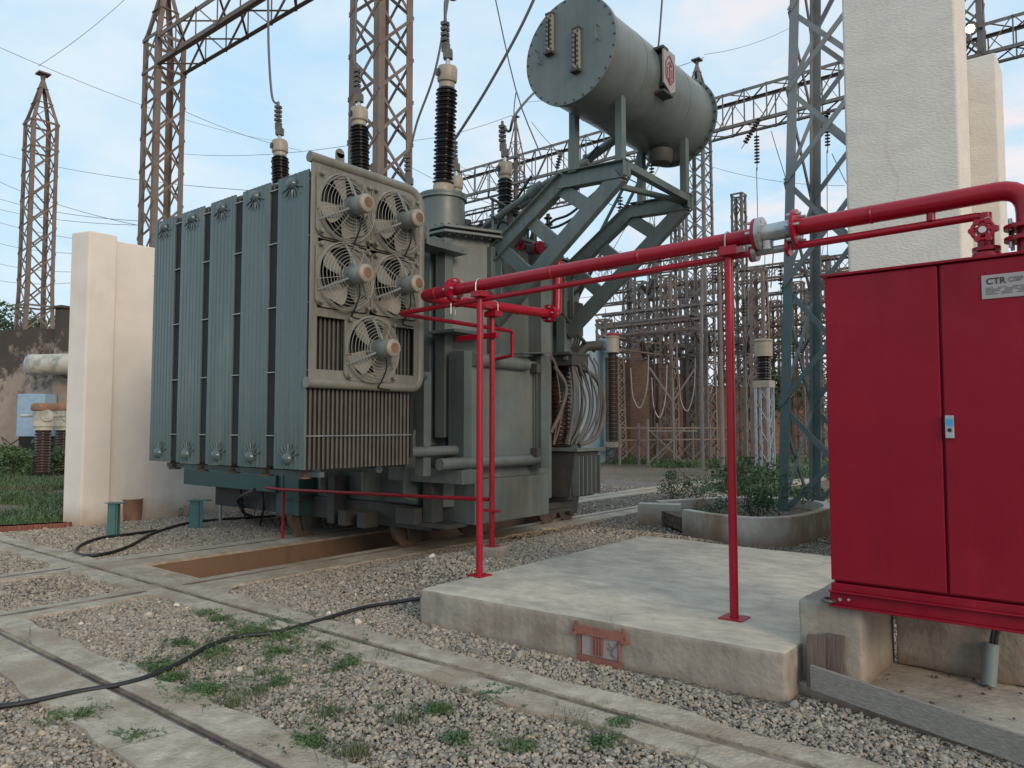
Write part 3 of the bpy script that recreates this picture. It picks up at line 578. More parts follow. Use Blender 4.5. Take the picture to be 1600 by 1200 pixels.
# radiators: five banks of thin flanged plates
fin_prof = []
W_ = .515
for i in range(8):
    c = -W_/2+W_*i/7
    if i: fin_prof += [(c-.012, 0), (c-.006, .007)]
    fin_prof += [(c+(.006 if i < 7 else 0), .007 if 0 < i < 7 else 0)] + ([(c+.012, 0)] if i < 7 else [])
RZ0, RZ1, RYF = 1.23, 4.13, 4.30
MB().box((-12.6, 6.7, 2.0), (-12.59, 6.71, 2.01)) if False else None
gb = MB()
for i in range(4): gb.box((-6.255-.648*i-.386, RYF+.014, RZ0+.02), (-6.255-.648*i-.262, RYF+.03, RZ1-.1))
gb.build('gap_shade_strip', M['dark'], T)  # added near-black strips standing for the deep shade between radiators
def radiator(xc, last):
    m = MB(); front = MB()
    for k in range(26):
        y = RYF+.053*k
        pts = [(xc+a, y-b) for a, b in fin_prof]; th = .014
        n_ = len(pts)
        vs = [(a, b, RZ0) for a, b in pts]+[(a, b, RZ1) for a, b in pts]+[(a, b+th, RZ0) for a, b in pts]+[(a, b+th, RZ1) for a, b in pts]
        fs = []
        for i in range(n_-1):
            fs += [(i, i+1, n_+i+1, n_+i), (2*n_+i, 3*n_+i, 3*n_+i+1, 2*n_+i+1), (n_+i, n_+i+1, 3*n_+i+1, 3*n_+i), (i, 2*n_+i, 2*n_+i+1, i+1)]
        fs += [(0, n_, 3*n_, 2*n_), (n_-1, 3*n_-1, 4*n_-1, 2*n_-1)]
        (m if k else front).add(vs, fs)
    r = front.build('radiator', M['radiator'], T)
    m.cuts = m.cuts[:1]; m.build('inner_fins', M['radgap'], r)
    h = MB()
    for z in (RZ1-.11, RZ0+.11):
        h.tube([(xc, RYF-.035, z), (xc, RYF+1.36, z)], .042, 12)
    for zc, sg in ((RZ1-.10, -1), (RZ0+.10, 1)):
        for k in range(7):
            a = math.radians(-72+24*k); d = Vector((math.sin(a), 0, sg*math.cos(a)))
            L = .14+.05*abs(math.sin(a)); c = Vector((xc, RYF-.009, zc))
            pts = [c+d*.05, c+d*L]
            h.tube([pts[0], pts[0].lerp(pts[1], .6), pts[1]], [.0095, .008, .003], 6)
        h.lathe([(.062, .0), (.055, -.03), (.036, -.05), (.02, -.055)], (xc, RYF-.005, zc), (0, 1, 0), 14)
    h.build('header_pipe', M['radiator'], r, smooth=True)
    c = MB()
    for z in (RZ0+.32, RZ0+1.02, RZ0+1.72, RZ0+2.4): c.tube([(xc-.30, RYF-.012, z), (xc+.33, RYF-.012, z)], .007, 6) if False else None
    for z in (RZ0+.32, RZ0+.95, RZ0+1.6, RZ0+2.25, RZ0+2.8):
        for s_ in (-1, 1): c.tube([(xc+s_*.27, RYF, z), (xc+s_*.27, RYF+1.36, z)], .006, 6)
        c.tube([(xc+.255, RYF-.004, z), (xc+.395, RYF-.004, z)], .006, 6) if not last else None
    c.build('tie_rod', M['galv'], r)
    v = MB().lathe([(.07, 0), (.07, .025), (.035, .03), (.035, .07), (.06, .075), (.06, .1)], (xc+.02, RYF+.18, RZ0-.10), n=14).build('drain_valve', M['wheel'], r)
    return r
for i in range(5): radiator(-6.255-.648*i, i == 0)
MB().tube([(-9.1, RYF+.09, RZ1-.01), (-6.05, RYF+.09, RZ1-.01)], .03, 10).bar((-9.0, RYF+.2, RZ0-.055), (-6.0, RYF+.2, RZ0-.055), .06, .05).tube([(-9.0, RYF+1.1, RZ0-.04), (-6.2, RYF+1.1, RZ0-.04)], .05, 10).build('radiator_manifold', M['radiator'], T, smooth=True)
hd = MB()
for x in [-6.255-.648*i for i in range(5)]:
    if x > -6.3: hd.tube([(x, RYF+1.3, RZ1-.12), (x, RYF+1.42, RZ1-.22), (x, 6.06, RZ1-.26)], .05, 12).lathe([(.075, 0), (.075, .025)], (x, 6.05, RZ1-.26), (0,1,0), 16).box((-6.42, 6.08, RZ1-.36), (-6.19, 6.12, RZ1-.14)).box((-6.62, 6.12, RZ1-.33), (-6.3, 6.9, RZ1-.25))
    else: hd.tube([(x, RYF+1.3, RZ1-.12), (x, RYF+1.42, RZ1-.2), (x, 6.85, RZ1-.32)], .05, 12)
    hd.tube([(x, RYF+1.3, RZ0+.12), (x, 6.85, RZ0+.12)], .06, 12)
hd.build('oil_duct', M['paint'], T, smooth=True)
MB().box((-9.2, 5.66, 1.3), (-6.0, 5.70, 4.05)).build('radiator_back_sheet', M['dark'], T)  # near-black sheet closing the view through the radiator gaps
ey = MB()
ey.prism([Vector((-6.0, 4.66+.05*math.cos(a), 4.38+.05*math.sin(a))) for a in [i*math.pi/8 for i in range(16)]], (.02,0,0)).box((-6.0, 4.61, 4.26), (-5.98, 4.71, 4.38))
ey.build('lifting_eye', M['frame'], T)
# fan frame: tube border, plate strips
FX = -5.955
fr = MB()
def strips(m, x, t, rects):
    for y0, z0, y1, z1 in rects: m.box((x, y0, z0), (x+t, y1, z1))
strips(fr, FX, .022, [(4.29, 2.08, 4.37, 4.22), (5.645, 2.08, 5.70, 4.22), (4.37, 4.10, 5.645, 4.22), (4.37, 3.46, 5.645, 3.50), (4.37, 2.70, 5.645, 2.785), (4.37, 2.08, 5.645, 2.19), (4.97, 2.785, 5.015, 4.10)])
F_ = fr.build('fan_frame', M['frame'], T, bevel=.004)
tb = [(FX, 4.27, 4.235)]+elbow((FX, 4.6, 4.235), (FX, 5.74, 4.235), (FX, 5.74, 3.9), .22, 8)+elbow((FX, 5.74, 2.5), (FX, 5.74, 2.06), (FX, 5.3, 2.06), .14, 8)+[(FX, 4.27, 2.06)]
MB().tube(tb, .052, 16).build('frame_tube', M['frame'], F_, smooth=True)
def fan(y, z, rot, name='fan', lab=None):
    r0 = .295; x = FX+.026
    m = MB(); n_ = 48
    hw, hh = .335, .325
    for xx in (x, x+.02):
        pass
    outer = []
    inner = []
    for i in range(n_):
        a = 2*math.pi*i/n_; c, s_ = math.cos(a), math.sin(a); k = 1/max(abs(c)/hw, abs(s_)/hh)
        # cut corners
        k = min(k, .43)
        outer.append((c*k, s_*k)); inner.append((c*r0, s_*r0))
    vs = [(x, y+a, z+b) for a, b in outer]+[(x, y+a, z+b) for a, b in inner]+[(x+.022, y+a, z+b) for a, b in outer]+[(x+.022, y+a, z+b) for a, b in inner]+[(x-.05, y+a, z+b) for a, b in inner]
    fs = []
    for i in range(n_):
        j = (i+1) % n_
        fs += [(2*n_+i, 2*n_+j, 3*n_+j, 3*n_+i), (i, j, 2*n_+j, 2*n_+i), (3*n_+i, 3*n_+j, 4*n_+j, 4*n_+i)]
    m.add(vs, fs)
    for a, b in ((-.29, .28), (.29, .28), (-.29, -.28), (.29, -.28)): m.lathe([(.022, 0), (.022, .05), (.014, .055)], (x+.02, y+a, z+b), (1,0,0), 10)
    P = m.build(name, M['frame'], T, bevel=.003)
    MB().lathe([(.292, 0), (.292, .004)], (x-.052, y, z), (1,0,0), 40).build('fan_shade_disc', M['dark'], P)  # added near-black disc standing for the shade behind the blades
    g = MB()
    for k, rr in enumerate((.335, .315, .285, .255, .225, .195, .165, .135)):
        xx = x+.05+.13*math.sqrt(max(0, 1-(rr/.345)**2))
        g.tube([(xx, y+rr*math.cos(a), z+rr*math.sin(a)) for a in [2*math.pi*i/36 for i in range(37)]], .0026, 5, cap=False)
    for k in range(3): 
        rr = .338; xx = x+.03+.018*k
        g.tube([(xx, y+rr*math.cos(a), z+rr*math.sin(a)) for a in [2*math.pi*i/36 for i in range(37)]], .0026, 5, cap=False)
    for k in range(8):
        a = 2*math.pi*k/8+.2
        g.tube([(x+.05+.13*math.sqrt(max(0, 1-(q/.345)**2)), y+q*math.cos(a), z+q*math.sin(a)) for q in (.12, .18, .24, .3, .338)]+[(x+.02, y+.34*math.cos(a), z+.34*math.sin(a))], .003, 5)
    g.build('guard', M['guard'], P, smooth=True)
    s_ = MB()
    for k in range(3):
        a = 2*math.pi*k/3-.55; s_.tube([(x+.02, y+.345*math.cos(a), z+.345*math.sin(a)), (x+.13, y+.2*math.cos(a), z+.2*math.sin(a)), (x+.19, y+.09*math.cos(a), z+.09*math.sin(a))], .013, 8)
    s_.build('strut', M['motor'], P, smooth=True)
    mo = MB().lathe([(.045, .04), (.075, .06), (.088, .12), (.088, .16)], (x, y, z), (1,0,0), 24)
    for k in range(24):
        a = 2*math.pi*k/24; mo.bar((x+.1, y+.09*math.cos(a), z+.09*math.sin(a)), (x+.17, y+.09*math.cos(a), z+.09*math.sin(a)), .008, .02)
    mo.lathe([(.088, .17), (.092, .175), (.092, .31), (.09, .315)], (x, y, z), (1,0,0), 24)
    mo.build('motor', M['motor'], P, smooth=True)
    mc = MB().lathe([(.09, .316), (.094, .33), (.09, .365), (.075, .378), (.052, .382), (.05, .374), (.0, .374)], (x, y, z), (1,0,0), 24)
    mc.build('motor_cap', M['motorcap'], P, smooth=True)
    gr = MB()
    for k in range(-3, 4): gr.bar((x+.378, y-.045, z+k*.014), (x+.378, y+.045, z+k*.014), .005, .006); gr.bar((x+.379, y+k*.014, z-.045), (x+.379, y+k*.014, z+.045), .005, .006)
    gr.build('cap_grille', M['rust'], P)
    b = MB()
    for k in range(4):
        a = rot+k*math.pi/2
        rows = []
        for q, wd, tw in ((.07, .11, .55), (.13, .17, .5), (.2, .22, .42), (.26, .235, .36), (.285, .20, .34)):
            u = Vector((0, math.cos(a), math.sin(a))); v = Vector((0, -math.sin(a), math.cos(a)))
            row = []
            for t in (-.5, -.17, .17, .5):
                p = Vector((x+.03, y, z))+u*q+v*(wd*t*math.cos(tw))+Vector((wd*t*math.sin(tw)-.03*(1-4*t*t)+.02, 0, 0)); row.append(p)
            rows.append(row)
        vs = [p for r_ in rows for p in r_]+[p-Vector((.006, 0, 0)) for r_ in rows for p in r_]
        k0 = len(rows)*4; fs = []
        for i in range(len(rows)-1):
            for jj in range(3):
                q0 = i*4+jj; fs += [(q0, q0+1, q0+5, q0+4), (k0+q0, k0+q0+4, k0+q0+5, k0+q0+1)]
        b.add(vs, fs)
    b.lathe([(.06, .02), (.075, .03), (.075, .08), (.03, .09)], (x-.03, y, z), (1,0,0), 16)
    b.build('blades', M['blade'], P, smooth=True)
    cb = spline([(x+.22, y+.03, z-.09), (x+.2, y+.05, z-.2), (x+.12, y+.06, z-.32), (x+.03, y+.1, z-.38), (x+.03, y+.25, z-.4)], 6)
    MB().tube(cb, .008, 6).build('motor_cable', M['rubber'], P, smooth=True)
    return P
for (y, z, r_) in ((4.665, 3.80, .35), (5.345, 3.80, .45), (4.665, 3.115, 1.0), (5.345, 3.115, 1.15), (5.02, 2.42, .7)): fan(y, z, r_)
# bushings
def sheds(h, r0, r1, pitch=.052):
    p = [(r0, 0)]; k = int(h/pitch)
    for i in range(k):
        z = h*i/k; d = h/k; rr = r1 if i % 2 == 0 else r1*.93
        p += [(r0, z+d*.1), (rr, z+d*.32), (rr*1.005, z+d*.42), (r0*1.08, z+d*.62), (r0, z+d*.95)]
    p.append((r0, h)); return p
def bushing(base, top, r, turret, nm, part):
    base, top = Vector(base), Vector(top); ax = (top-base).normalized(); H = (top-base).length
    por = MB().lathe(sheds(H-.44*r/.145, r*.74, r), base+ax*.16, ax, 28).build(nm, M['porc'], T, smooth=True)
    fl = MB().lathe([(r*1.05, 0), (r*1.15, .02), (r*1.15, .05), (r*.95, .07), (r*.9, .15), (r*.78, .17)], base, ax, 24)
    hc = H-.28*r/.145
    fl.lathe([(r*.72, hc-.02), (r*.72, hc+.06), (r*.86, hc+.075), (r*.9, hc+.10), (r*.9, hc+.24), (r*.82, hc+.275), (r*.4, hc+.28)], base, ax, 24)
    fl.build('metal_cap', M['cream'], por, smooth=True)
    gz = MB().lathe([(.05, 0), (.055, .012), (.03, .018)], base+ax*(hc+.17)+Vector((-.04, -r*.9, 0)), (-.2, -1, 0), 16); gz.build('oil_gauge', M['porc'], por)
    t0 = base+ax*(hc+.28)
    MB().lathe([(.035, 0), (.03, .10)], t0, ax, 12).build('stud', M['galv'], por)
    c = t0+ax*.1
    k = MB().cbox(c+Vector((.0, 0, .06)), (.12, .09, .12), .6).cbox(c+Vector((-.04, 0, .17)), (.09, .08, .12), .2)
    for i in range(4): k.cbox(c+Vector((-.055, 0, .28+.075*i)), (.085, .10, .045), .2); k.tube([c+Vector((-.12, 0, .28+.075*i)), c+Vector((.02, 0, .28+.075*i))], .008, 6)
    k.tube([c+Vector((-.045, 0, .1)), c+Vector((-.055, 0, .6))], .022, 8)
    k.build('terminal_clamp', M['clamp'], por)
    if turret:
        tr = MB().lathe([(.30, 0), (.30, turret-.06)], (base.x, base.y, base.z-turret), n=32).lathe([(.33, turret-.08), (.33, turret-.04)], (base.x, base.y, base.z-turret), n=32).lathe([(.33, turret-.036), (.33, turret-.005), (.2, turret)], (base.x, base.y, base.z-turret), n=32)
        for i in range(20):
            a = 2*math.pi*i/20; tr.lathe([(.012, -.02), (.012, .02)], (base.x+.315*math.cos(a), base.y+.315*math.sin(a), base.z-.03), n=6)
        tr.build('turret', M['paint'], T, smooth=True)
    return c+Vector((-.055, 0, .55))
YH = 7.25
HVT = []
for (bx_, by_), (tx_, ty_) in (((692, 306), (709, 108)), ((564, 300), (561, 168)), ((441, 318), (437, 224))):
    b0 = onY(bx_, by_, YH); b0.z = onY(692, 306, YH).z; t0 = onY(tx_, ty_, YH); t0.z = onY(709, 108, YH).z
    if bx_ > 680: t0.y -= .12
    HVT.append(bushing(b0, t0, .15, .58, 'high_voltage_bushing', 'bushing'))
YL = 9.1; LVT = []
for px in (789, 713, 640):
    t0 = onY(px, 262 + (789-px)*.30, YL); t0.z = onY(789, 258, YL).z
    LVT.append(bushing((t0.x, t0.y, onY(789, 348, YL).z), t0, .128, .5, 'low_voltage_bushing', 'bushing'))
# conservator on two trussed brackets
CXc, CZ, CR, CY0, CY1 = -4.735, 5.935, .585, 6.92, 9.55
cs = MB().lathe([(CR, 0), (CR, CY1-CY0)], (CXc, CY0, CZ), (0,1,0), 64).lathe([(CR+.035, .02), (CR+.035, .045)], (CXc, CY0, CZ), (0,1,0), 64).lathe([(CR+.045, CY1-CY0-.03), (CR+.045, CY1-CY0)], (CXc, CY0, CZ), (0,1,0), 64)
for yy in (.75, 1.9): cs.lathe([(CR+.003, yy), (CR+.003, yy+.012)], (CXc, CY0, CZ), (0,1,0), 64)
K = cs.build('conservator', M['consv'], T, smooth=True)
ep = MB().lathe([(CR+.035, -.018), (CR+.035, .016)], (CXc, CY0, CZ), (0,1,0), 64)
ep.build('end_plate', M['consv'], K, smooth=True)
bo = MB()
for i in range(30):
    a = 2*math.pi*i/30
    for yy in (-.028, ): bo.lathe([(.012, 0), (.012, .085)], (CXc+(CR+.012)*math.cos(a), CY0+yy, CZ+(CR+.012)*math.sin(a)), (0,1,0), 6)
    bo.lathe([(.014, 0), (.014, .08)], (CXc+(CR+.022)*math.cos(a), CY1-.05, CZ+(CR+.022)*math.sin(a)), (0,1,0), 6)
bo.build('flange_bolts', M['under'], K)
Yd = CY0-.018
def gauge(pt, pb, wd):
    a, b = onY(*pt, Yd), onY(*pb, Yd); x = (a.x+b.x)/2
    g = MB().box((x-wd/2, Yd-.045, b.z), (x+wd/2, Yd, a.z)); q = g.build('level_gauge', M['motorcap'], K, bevel=.004)
    MB().box((x-.012, Yd-.049, b.z+.05), (x+.012, Yd-.044, a.z-.05)).build('gauge_glass', M['dark'], K)
    s_ = MB(); n_ = 8
    for i in range(n_):
        z = b.z+.03+(a.z-b.z-.06)*i/(n_-1)
        for k in (-1, 1): s_.lathe([(.011, 0), (.011, .02)], (x+k*wd*.36, Yd-.06, z), (0,1,0), 6)
    s_.box((x-wd*.7, Yd-.075, b.z-.03), (x+wd*.6, Yd, b.z)); s_.box((x-wd*.6, Yd-.05, a.z), (x+wd*.6, Yd, a.z+.025))
    s_.build('gauge_bolts', M['under'], K)
gauge((861, 25), (861, 83), .085); gauge((902, 48), (903, 110), .085)
hn = MB()
for (xa, ya), (xb, yb) in (((838, 80), (844, 101)), ((934, 40), (935, 62))):
    p, q = onY(xa, ya, Yd), onY(xb, yb, Yd); o_ = Vector((0, -.05, 0)); hn.tube([p, p+o_, q+o_, q], .008, 6)
hn.build('handle', M['consv'], K)
# manufacturer plate on the side of the conservator: white hexagonal plate, red emblem
pc = onX(1043, 134, CXc+CR+.03)
Pl = Vector((CXc+CR+.035, 8.12, 5.95)); hw, hh = .15, .26
pl = [(0, -hw, hh), (0, hw, hh), (0, hw, -hh*.75), (0, 0.03, -hh), (0, -hw, -hh*.7)]
sg = MB().prism([Pl+Vector(p) for p in pl], (.02,0,0)).build('maker_plate', M['label'], K)
sgn = MB()
def stroke(m, pts, wd=.014):
    pts = [Pl+Vector((.024, a, b)) for a, b in pts]
    for a, b in zip(pts[:-1], pts[1:]): m.bar(a, b, wd, .006, up=(1,0,0))
stroke(sgn, [(-.10, .10), (0, .20), (.10, .10), (.10, -.08), (0, -.17), (-.10, -.08), (-.10, .10)])
stroke(sgn, [(-.055, .07), (0, .12), (.055, .07)]); stroke(sgn, [(-.055, .04), (-.055, -.07)]); stroke(sgn, [(0, .08), (0, -.10)], .02); stroke(sgn, [(.055, .04), (.055, -.07)]); stroke(sgn, [(-.055, -.09), (0, -.13), (.055, -.09)])
sgn.build('emblem', M['redmark'], K)
MB().box((Pl.x-.16, Pl.y-.17, Pl.z+.24), (Pl.x+.025, Pl.y-.03, Pl.z+.275)).box((Pl.x-.16, Pl.y-.17, Pl.z-.30), (Pl.x+.03, Pl.y+.08, Pl.z-.265)).box((Pl.x-.12, Pl.y-.12, Pl.z-.2), (Pl.x, Pl.y+.12, Pl.z+.2)).build('plate_bracket', M['under'], K, bevel=.004)
MB().lathe([(.12, 0), (.13, .02), (.13, .05), (.11, .06)], (CXc-.02, 8.0, CZ+CR-.01), n=20).lathe([(.13, 0), (.16, .05), (.16, .17), (.1, .2)], (CXc+.1, 8.9, CZ-CR-.2), n=20).build('port', M['under'], K, smooth=True)
# brackets
def truss(Y):
    m = MB()
    A, B, Cc = Vector((-6.4, Y, 3.86)), Vector((-5.22, Y, 4.66)), Vector((-4.33, Y, 4.62)); D = Vector((-6.30, Y, 3.02))
    side = Vector((0, 1, 0))
    for p, q, wd in ((A, B, .0), (B, Cc, .004)):
        d = (q-p).normalized(); u = Vector((0,1,0)).cross(d); u = u if u.z > 0 else -u
        m.slab(p-d*(.02+wd*9), q+d*.03, side, .02+wd, u, .18)
        m.slab(p+u*(.095+wd), q+u*(.095+wd)+d*.03, side, .13+wd, u, .016); m.slab(p-u*(.095+wd)-d*wd*8, q-u*(.095+wd), side, .13+wd, u, .016)
    d = (Cc-D).normalized(); u = side.cross(d)
    m.slab(D, Cc-d*.1, side, .1, u, .2)
    for t0, t1 in ((.15, .31), (.53, .52), (.93, .76)):
        p = A.lerp(B, t0); q = D.lerp(Cc, t1); dd = (q-p).normalized(); m.slab(p+Vector((0,.012,0)), q+Vector((0,.012,0)), side, .07, side.cross(dd), .17)
    m.box((-6.45, Y-.09, 2.6), (-6.30, Y+.09, 4.0)); m.box((-6.3, Y-.01, 3.0), (-6.2, Y+.01, 3.95))
    m.box((-4.33, Y-.08, 4.53), (-4.31, Y+.08, 4.74))
    return m.build('conservator_bracket', M['bracket'], T, bevel=.005)
for Y in (7.46, 9.12): truss(Y)
e = MB()
e.bar((-4.36, 7.5, 4.68), (-4.36, 9.1, 4.66), .09, .09).bar((-5.05, 7.5, 4.70), (-4.4, 9.1, 4.63), .07, .06)
e.build('cross_bracing', M['bracket'], T, bevel=.004)
for Y in (7.46, 9.12):
    for X in (-5.05, -4.40):
        zt = CZ-math.sqrt(max(0, CR**2-(X-CXc)**2))
        MB().box((X-.045, Y-.05, 4.74), (X+.045, Y-.042, zt+.14)).box((X-.045, Y-.042, 4.74), (X-.037, Y+.05, zt+.14)).box((X+.037, Y-.042, 4.74), (X+.045, Y+.05, zt+.14)).box((X-.06, Y-.06, 4.725), (X+.06, Y+.06, 4.74)).box((X-.05, Y-.055, zt+.14), (X+.07, Y+.05, zt+.15)).build('saddle_leg', M['bracket'], T, bevel=.003)
# relay pipe from the cover up to the conservator, valves
pp = MB().tube([(-7.0, 8.6, 4.25), (-7.0, 8.6, 4.85), (-6.2, 8.55, 5.05), (-5.4, 8.5, 5.35), (-4.95, 8.45, 5.5)], .06, 12)
pp.lathe([(.1, 0), (.1, .03)], (-6.2, 8.55, 5.05), (.9, 0, .25), 16).lathe([(.11, 0), (.11, .2)], (-5.9, 8.54, 5.13), (.9, 0, .3), 16).lathe([(.1, 0), (.1, .03)], (-5.55, 8.51, 5.28), (.9, 0, .35), 16)
pp.build('relay_pipe', M['paint'], T, smooth=True)
MB().tube([(-7.3, 7.9, 4.25), (-6.5, 7.9, 4.62), (-5.8, 7.95, 4.9), (-5.2, 8.0, 5.05)], .045, 10).lathe([(.075, 0), (.075, .22)], (-6.1, 7.93, 4.78), (.9, 0, .36), 14).build('breather_pipe', M['paint'], T, smooth=True)
vp = onY(843, 387, 7.66); wq = onY(814, 383, 7.58)
hv = MB().lathe([(.085, 0), (.085, .03)], vp, (1, 0, 0), 18).lathe([(.085, -.05), (.085, -.02)], vp, (1, 0, 0), 18)
hv.tube([wq+Vector((.055*math.cos(a), 0, .055*math.sin(a))) for a in [i*math.pi/9 for i in range(19)]], .011, 8, cap=False)
for k in range(3): hv.bar(wq+Vector((.055*math.cos(k*math.pi/3), 0, .055*math.sin(k*math.pi/3))), wq-Vector((.055*math.cos(k*math.pi/3), 0, .055*math.sin(k*math.pi/3))), .012)
hv.build('shutoff_valve', M['red'], T, smooth=True)
MB().tube([wq, wq+Vector((.02, .06, 0)), vp-Vector((.05, 0, 0))], .04, 10).lathe([(.07, 0), (.07, .12)], vp-Vector((.17, 0, 0)), (1,0,0), 14).build('valve_body', M['under'], T, smooth=True)
# slim ladder behind the brackets
ld = MB()
for y in (9.75, 10.05): ld.bar((-6.9, y, 3.5), (-5.2, y, 6.0), .035, .035)
for i in range(9): t = i/8; ld.tube([(-6.9+1.7*t, 9.75, 3.5+2.5*t), (-6.9+1.7*t, 10.05, 3.5+2.5*t)], .01, 6)
ld.build('ladder', M['bracket'], T)
# rear cable side: tray, hanging cables, finned box
cbx = MB().prism([(-6.5, 8.85, .62), (-6.1, 8.85, .62), (-6.0, 8.85, 1.28), (-6.5, 8.85, 1.28)], (0, .62, 0)).build('cable_box', M['under'], T, bevel=.01)
fn = MB()
for i in range(6): fn.box((-6.07, 8.88+.11*i, .66), (-5.96, 8.90+.11*i, 1.22))
fn.box((-6.55, 8.8, 1.284), (-5.93, 9.52, 1.33)); fn.build('box_fins', M['paint'], cbx)
MB().box((-6.3, 8.72, 2.66), (-6.0, 9.25, 2.70)).prism([(-6.28, 8.78, 2.655), (-6.0, 8.78, 2.655), (-6.0, 9.2, 2.655), (-6.28, 9.2, 2.655)], (0,0,-.14)).build('cable_tray', M['under'], T)
hc = MB(); hr = random.Random(4)
for i in range(13):
    y0_ = 8.62+.07*i+hr.uniform(-.02, .02); x = -6.2+hr.uniform(-.1, .18); bow = hr.uniform(.05, .42); ye = 8.75+.055*i
    hc.tube(spline([(x, y0_, 2.66), (x+.03, y0_+.1, 2.5), (x+.04, y0_+bow, 2.05), (x, y0_+bow*.9, 1.7), (x-.04, ye, 1.38)], 6), hr.choice((.011, .015, .022)), 8)
hc.tube(spline([(-6.1, 8.75, 2.62), (-6.05, 9.1, 2.5), (-6.05, 9.55, 2.3), (-6.05, 9.7, 1.9), (-6.05, 9.5, 1.5), (-6.1, 9.1, 1.36)], 6), .034, 8)
hc.tube(spline([(-6.25, 8.7, 2.5), (-6.15, 8.85, 2.2), (-6.2, 8.75, 1.8), (-6.25, 8.6, 1.55)], 6), .028, 8)
hc.build('hanging_cables', mat('grey_cable_sheath', (.125, .11, .10), .7, var=.25), T, smooth=True)
MB().lathe(sheds(1.3, .17, .22, .06), (-6.55, 9.2, 1.33), n=20).build('cable_gland_insulator', M['porcb'], T, smooth=True)
jb = MB().box((-6.6, 9.1, 3.0), (-6.25, 9.45, 3.5)).tube([(-6.4, 9.3, 2.55), (-6.25, 9.5, 2.85), (-6.15, 9.75, 2.88)], .08, 12).tube([(-6.5, 9.2, 3.5), (-6.3, 9.4, 3.7), (-6.2, 9.6, 4.0)], .03, 8)
for i in range(9): jb.tube(spline([(-6.4, 9.0+.07*i, 3.4-.05*i), (-6.2, 9.1+.07*i, 3.1-.04*i), (-6.25, 9.2+.06*i, 2.85), (-6.4, 9.1+.06*i, 2.7)], 5), .014, 6)
jb.build('rear_pipework', M['under'], T, smooth=True)
tc_ = MB()
for i in range(5): tc_.tube(spline([(-6.9+.1*i, 7.0+.05*i, TZ+.12), (-6.7, 7.5+.1*i, TZ+.13+.02*i), (-6.9, 8.0, TZ+.16), (-7.2, 8.6+.1*i, TZ+.15)], 6), .014, 6)
tc_.build('cover_cables', M['rubber'], T, smooth=True)
rl = MB()
for z in (TZ+.38, TZ+.62): rl.tube([(-6.6, 7.7, z), (-6.9, 8.9, z+.06), (-8.5, 9.0, z+.06)], .022, 8)
for y in (7.8, 8.6): rl.tube([(-6.65, y, TZ+.05), (-6.65, y, TZ+.65)], .02, 8)
rl.build('cover_rail', M['bracket'], T)
uc_ = MB()
for i, (xa, ya, za, xb, yb, zb2) in enumerate(((-6.5, 8.3, 4.2, -5.3, 8.4, 5.4), (-6.45, 8.7, 4.2, -5.6, 8.9, 5.0), (-7.0, 8.2, 4.2, -6.2, 8.1, 5.1), (-6.9, 8.9, 4.2, -6.0, 9.3, 4.9))):
    uc_.tube(spline([(xa, ya, za), (xa+.1, ya+.05, za+.4), ((xa+xb)/2, (ya+yb)/2, (za+zb2)/2+.1), (xb, yb, zb2)], 6), .02, 6)
uc_.build('riser_cable', M['rubber'], T, smooth=True)
fk = MB()
for (x, y, z, hh) in ((-6.55, 8.05, TZ+.07, .42), (-6.75, 8.5, TZ+.07, .3), (-6.5, 8.55, TZ+.07, .5), (-7.1, 7.75, TZ+.07, .25)):
    fk.lathe([(.07, 0), (.07, .03), (.045, .04), (.045, hh), (.075, hh+.01), (.075, hh+.09), (.03, hh+.1)], (x, y, z), n=14)
fk.build('relief_fitting', M['under'], T, smooth=True)
sc_ = MB()
for (xx, yy, hh) in ((-6.55, 8.2, .7), (-6.5, 8.9, .6), (-7.3, 8.3, .5)):
    sc_.lathe(sheds(hh, .03, .07, .09), (xx, yy, TZ+.05), n=12)
sc_.build('small_insulator', M['porcb'], T, smooth=True)
# cable drop and grey pipes under the far end
uc = MB()
uc.tube(spline([gp(398, 765, .85)+Vector((0,0,0)), onY(372, 780, 6.7), onY(380, 800, 6.6), gp(398, 808)], 6), .022, 8)
uc.tube(spline([onY(408, 760, 6.7), onY(412, 790, 6.7), gp(406, 822)], 6), .016, 8); uc.tube(spline([onY(376, 758, 6.7), onY(378, 785, 6.6), gp(384, 812)], 6), .016, 8)
uc.build('drop_cable', M['rubber'], T, smooth=True)
MB().tube([gp(344, 815), onY(345, 755, gp(344, 815).y)], .03, 10).tube([gp(397, 808), onY(397, 755, gp(397, 808).y)], .026, 10).build('conduit', M['galv'], T)

# ------------------------------------------------------------------ red fire-protection pipework
PW = thing('fire_pipework', 'red painted fire protection pipework on thin red posts, from the red cabinet to the transformer', 'pipework', (-4.59, 5.2, 0))
PY, PZ, PX = 5.2, 2.965, -5.38
def flange(m, c, ax, r, t=.022, bolts=6):
    c = Vector(c); ax = Vector(ax).normalized(); m.lathe([(r, -t/2), (r, t/2)], c, ax, 24)
    u = Vector((0,0,1)) if abs(ax.z) < .9 else Vector((1,0,0)); v = ax.cross(u)
    return [c+u*(r*.78*math.cos(a))+v*(r*.78*math.sin(a)) for a in [2*math.pi*(i+.5)/bolts for i in range(bolts)]]
def boltset(m, pts, ax, L=.05):
    for p in pts: m.lathe([(.011, -L), (.011, L)], p, ax, 6)
main = MB()
main.tube([(-.86, PY, 3.025)]+elbow((-.6, PY, 3.03), (-.365, PY, 3.035), (-.365, PY, 2.8), .15)+[(-.365, PY, 2.56)], .058, 20)
main.tube([(-1.66, PY, 3.015), (-.8, PY, 3.025)], .058, 20)
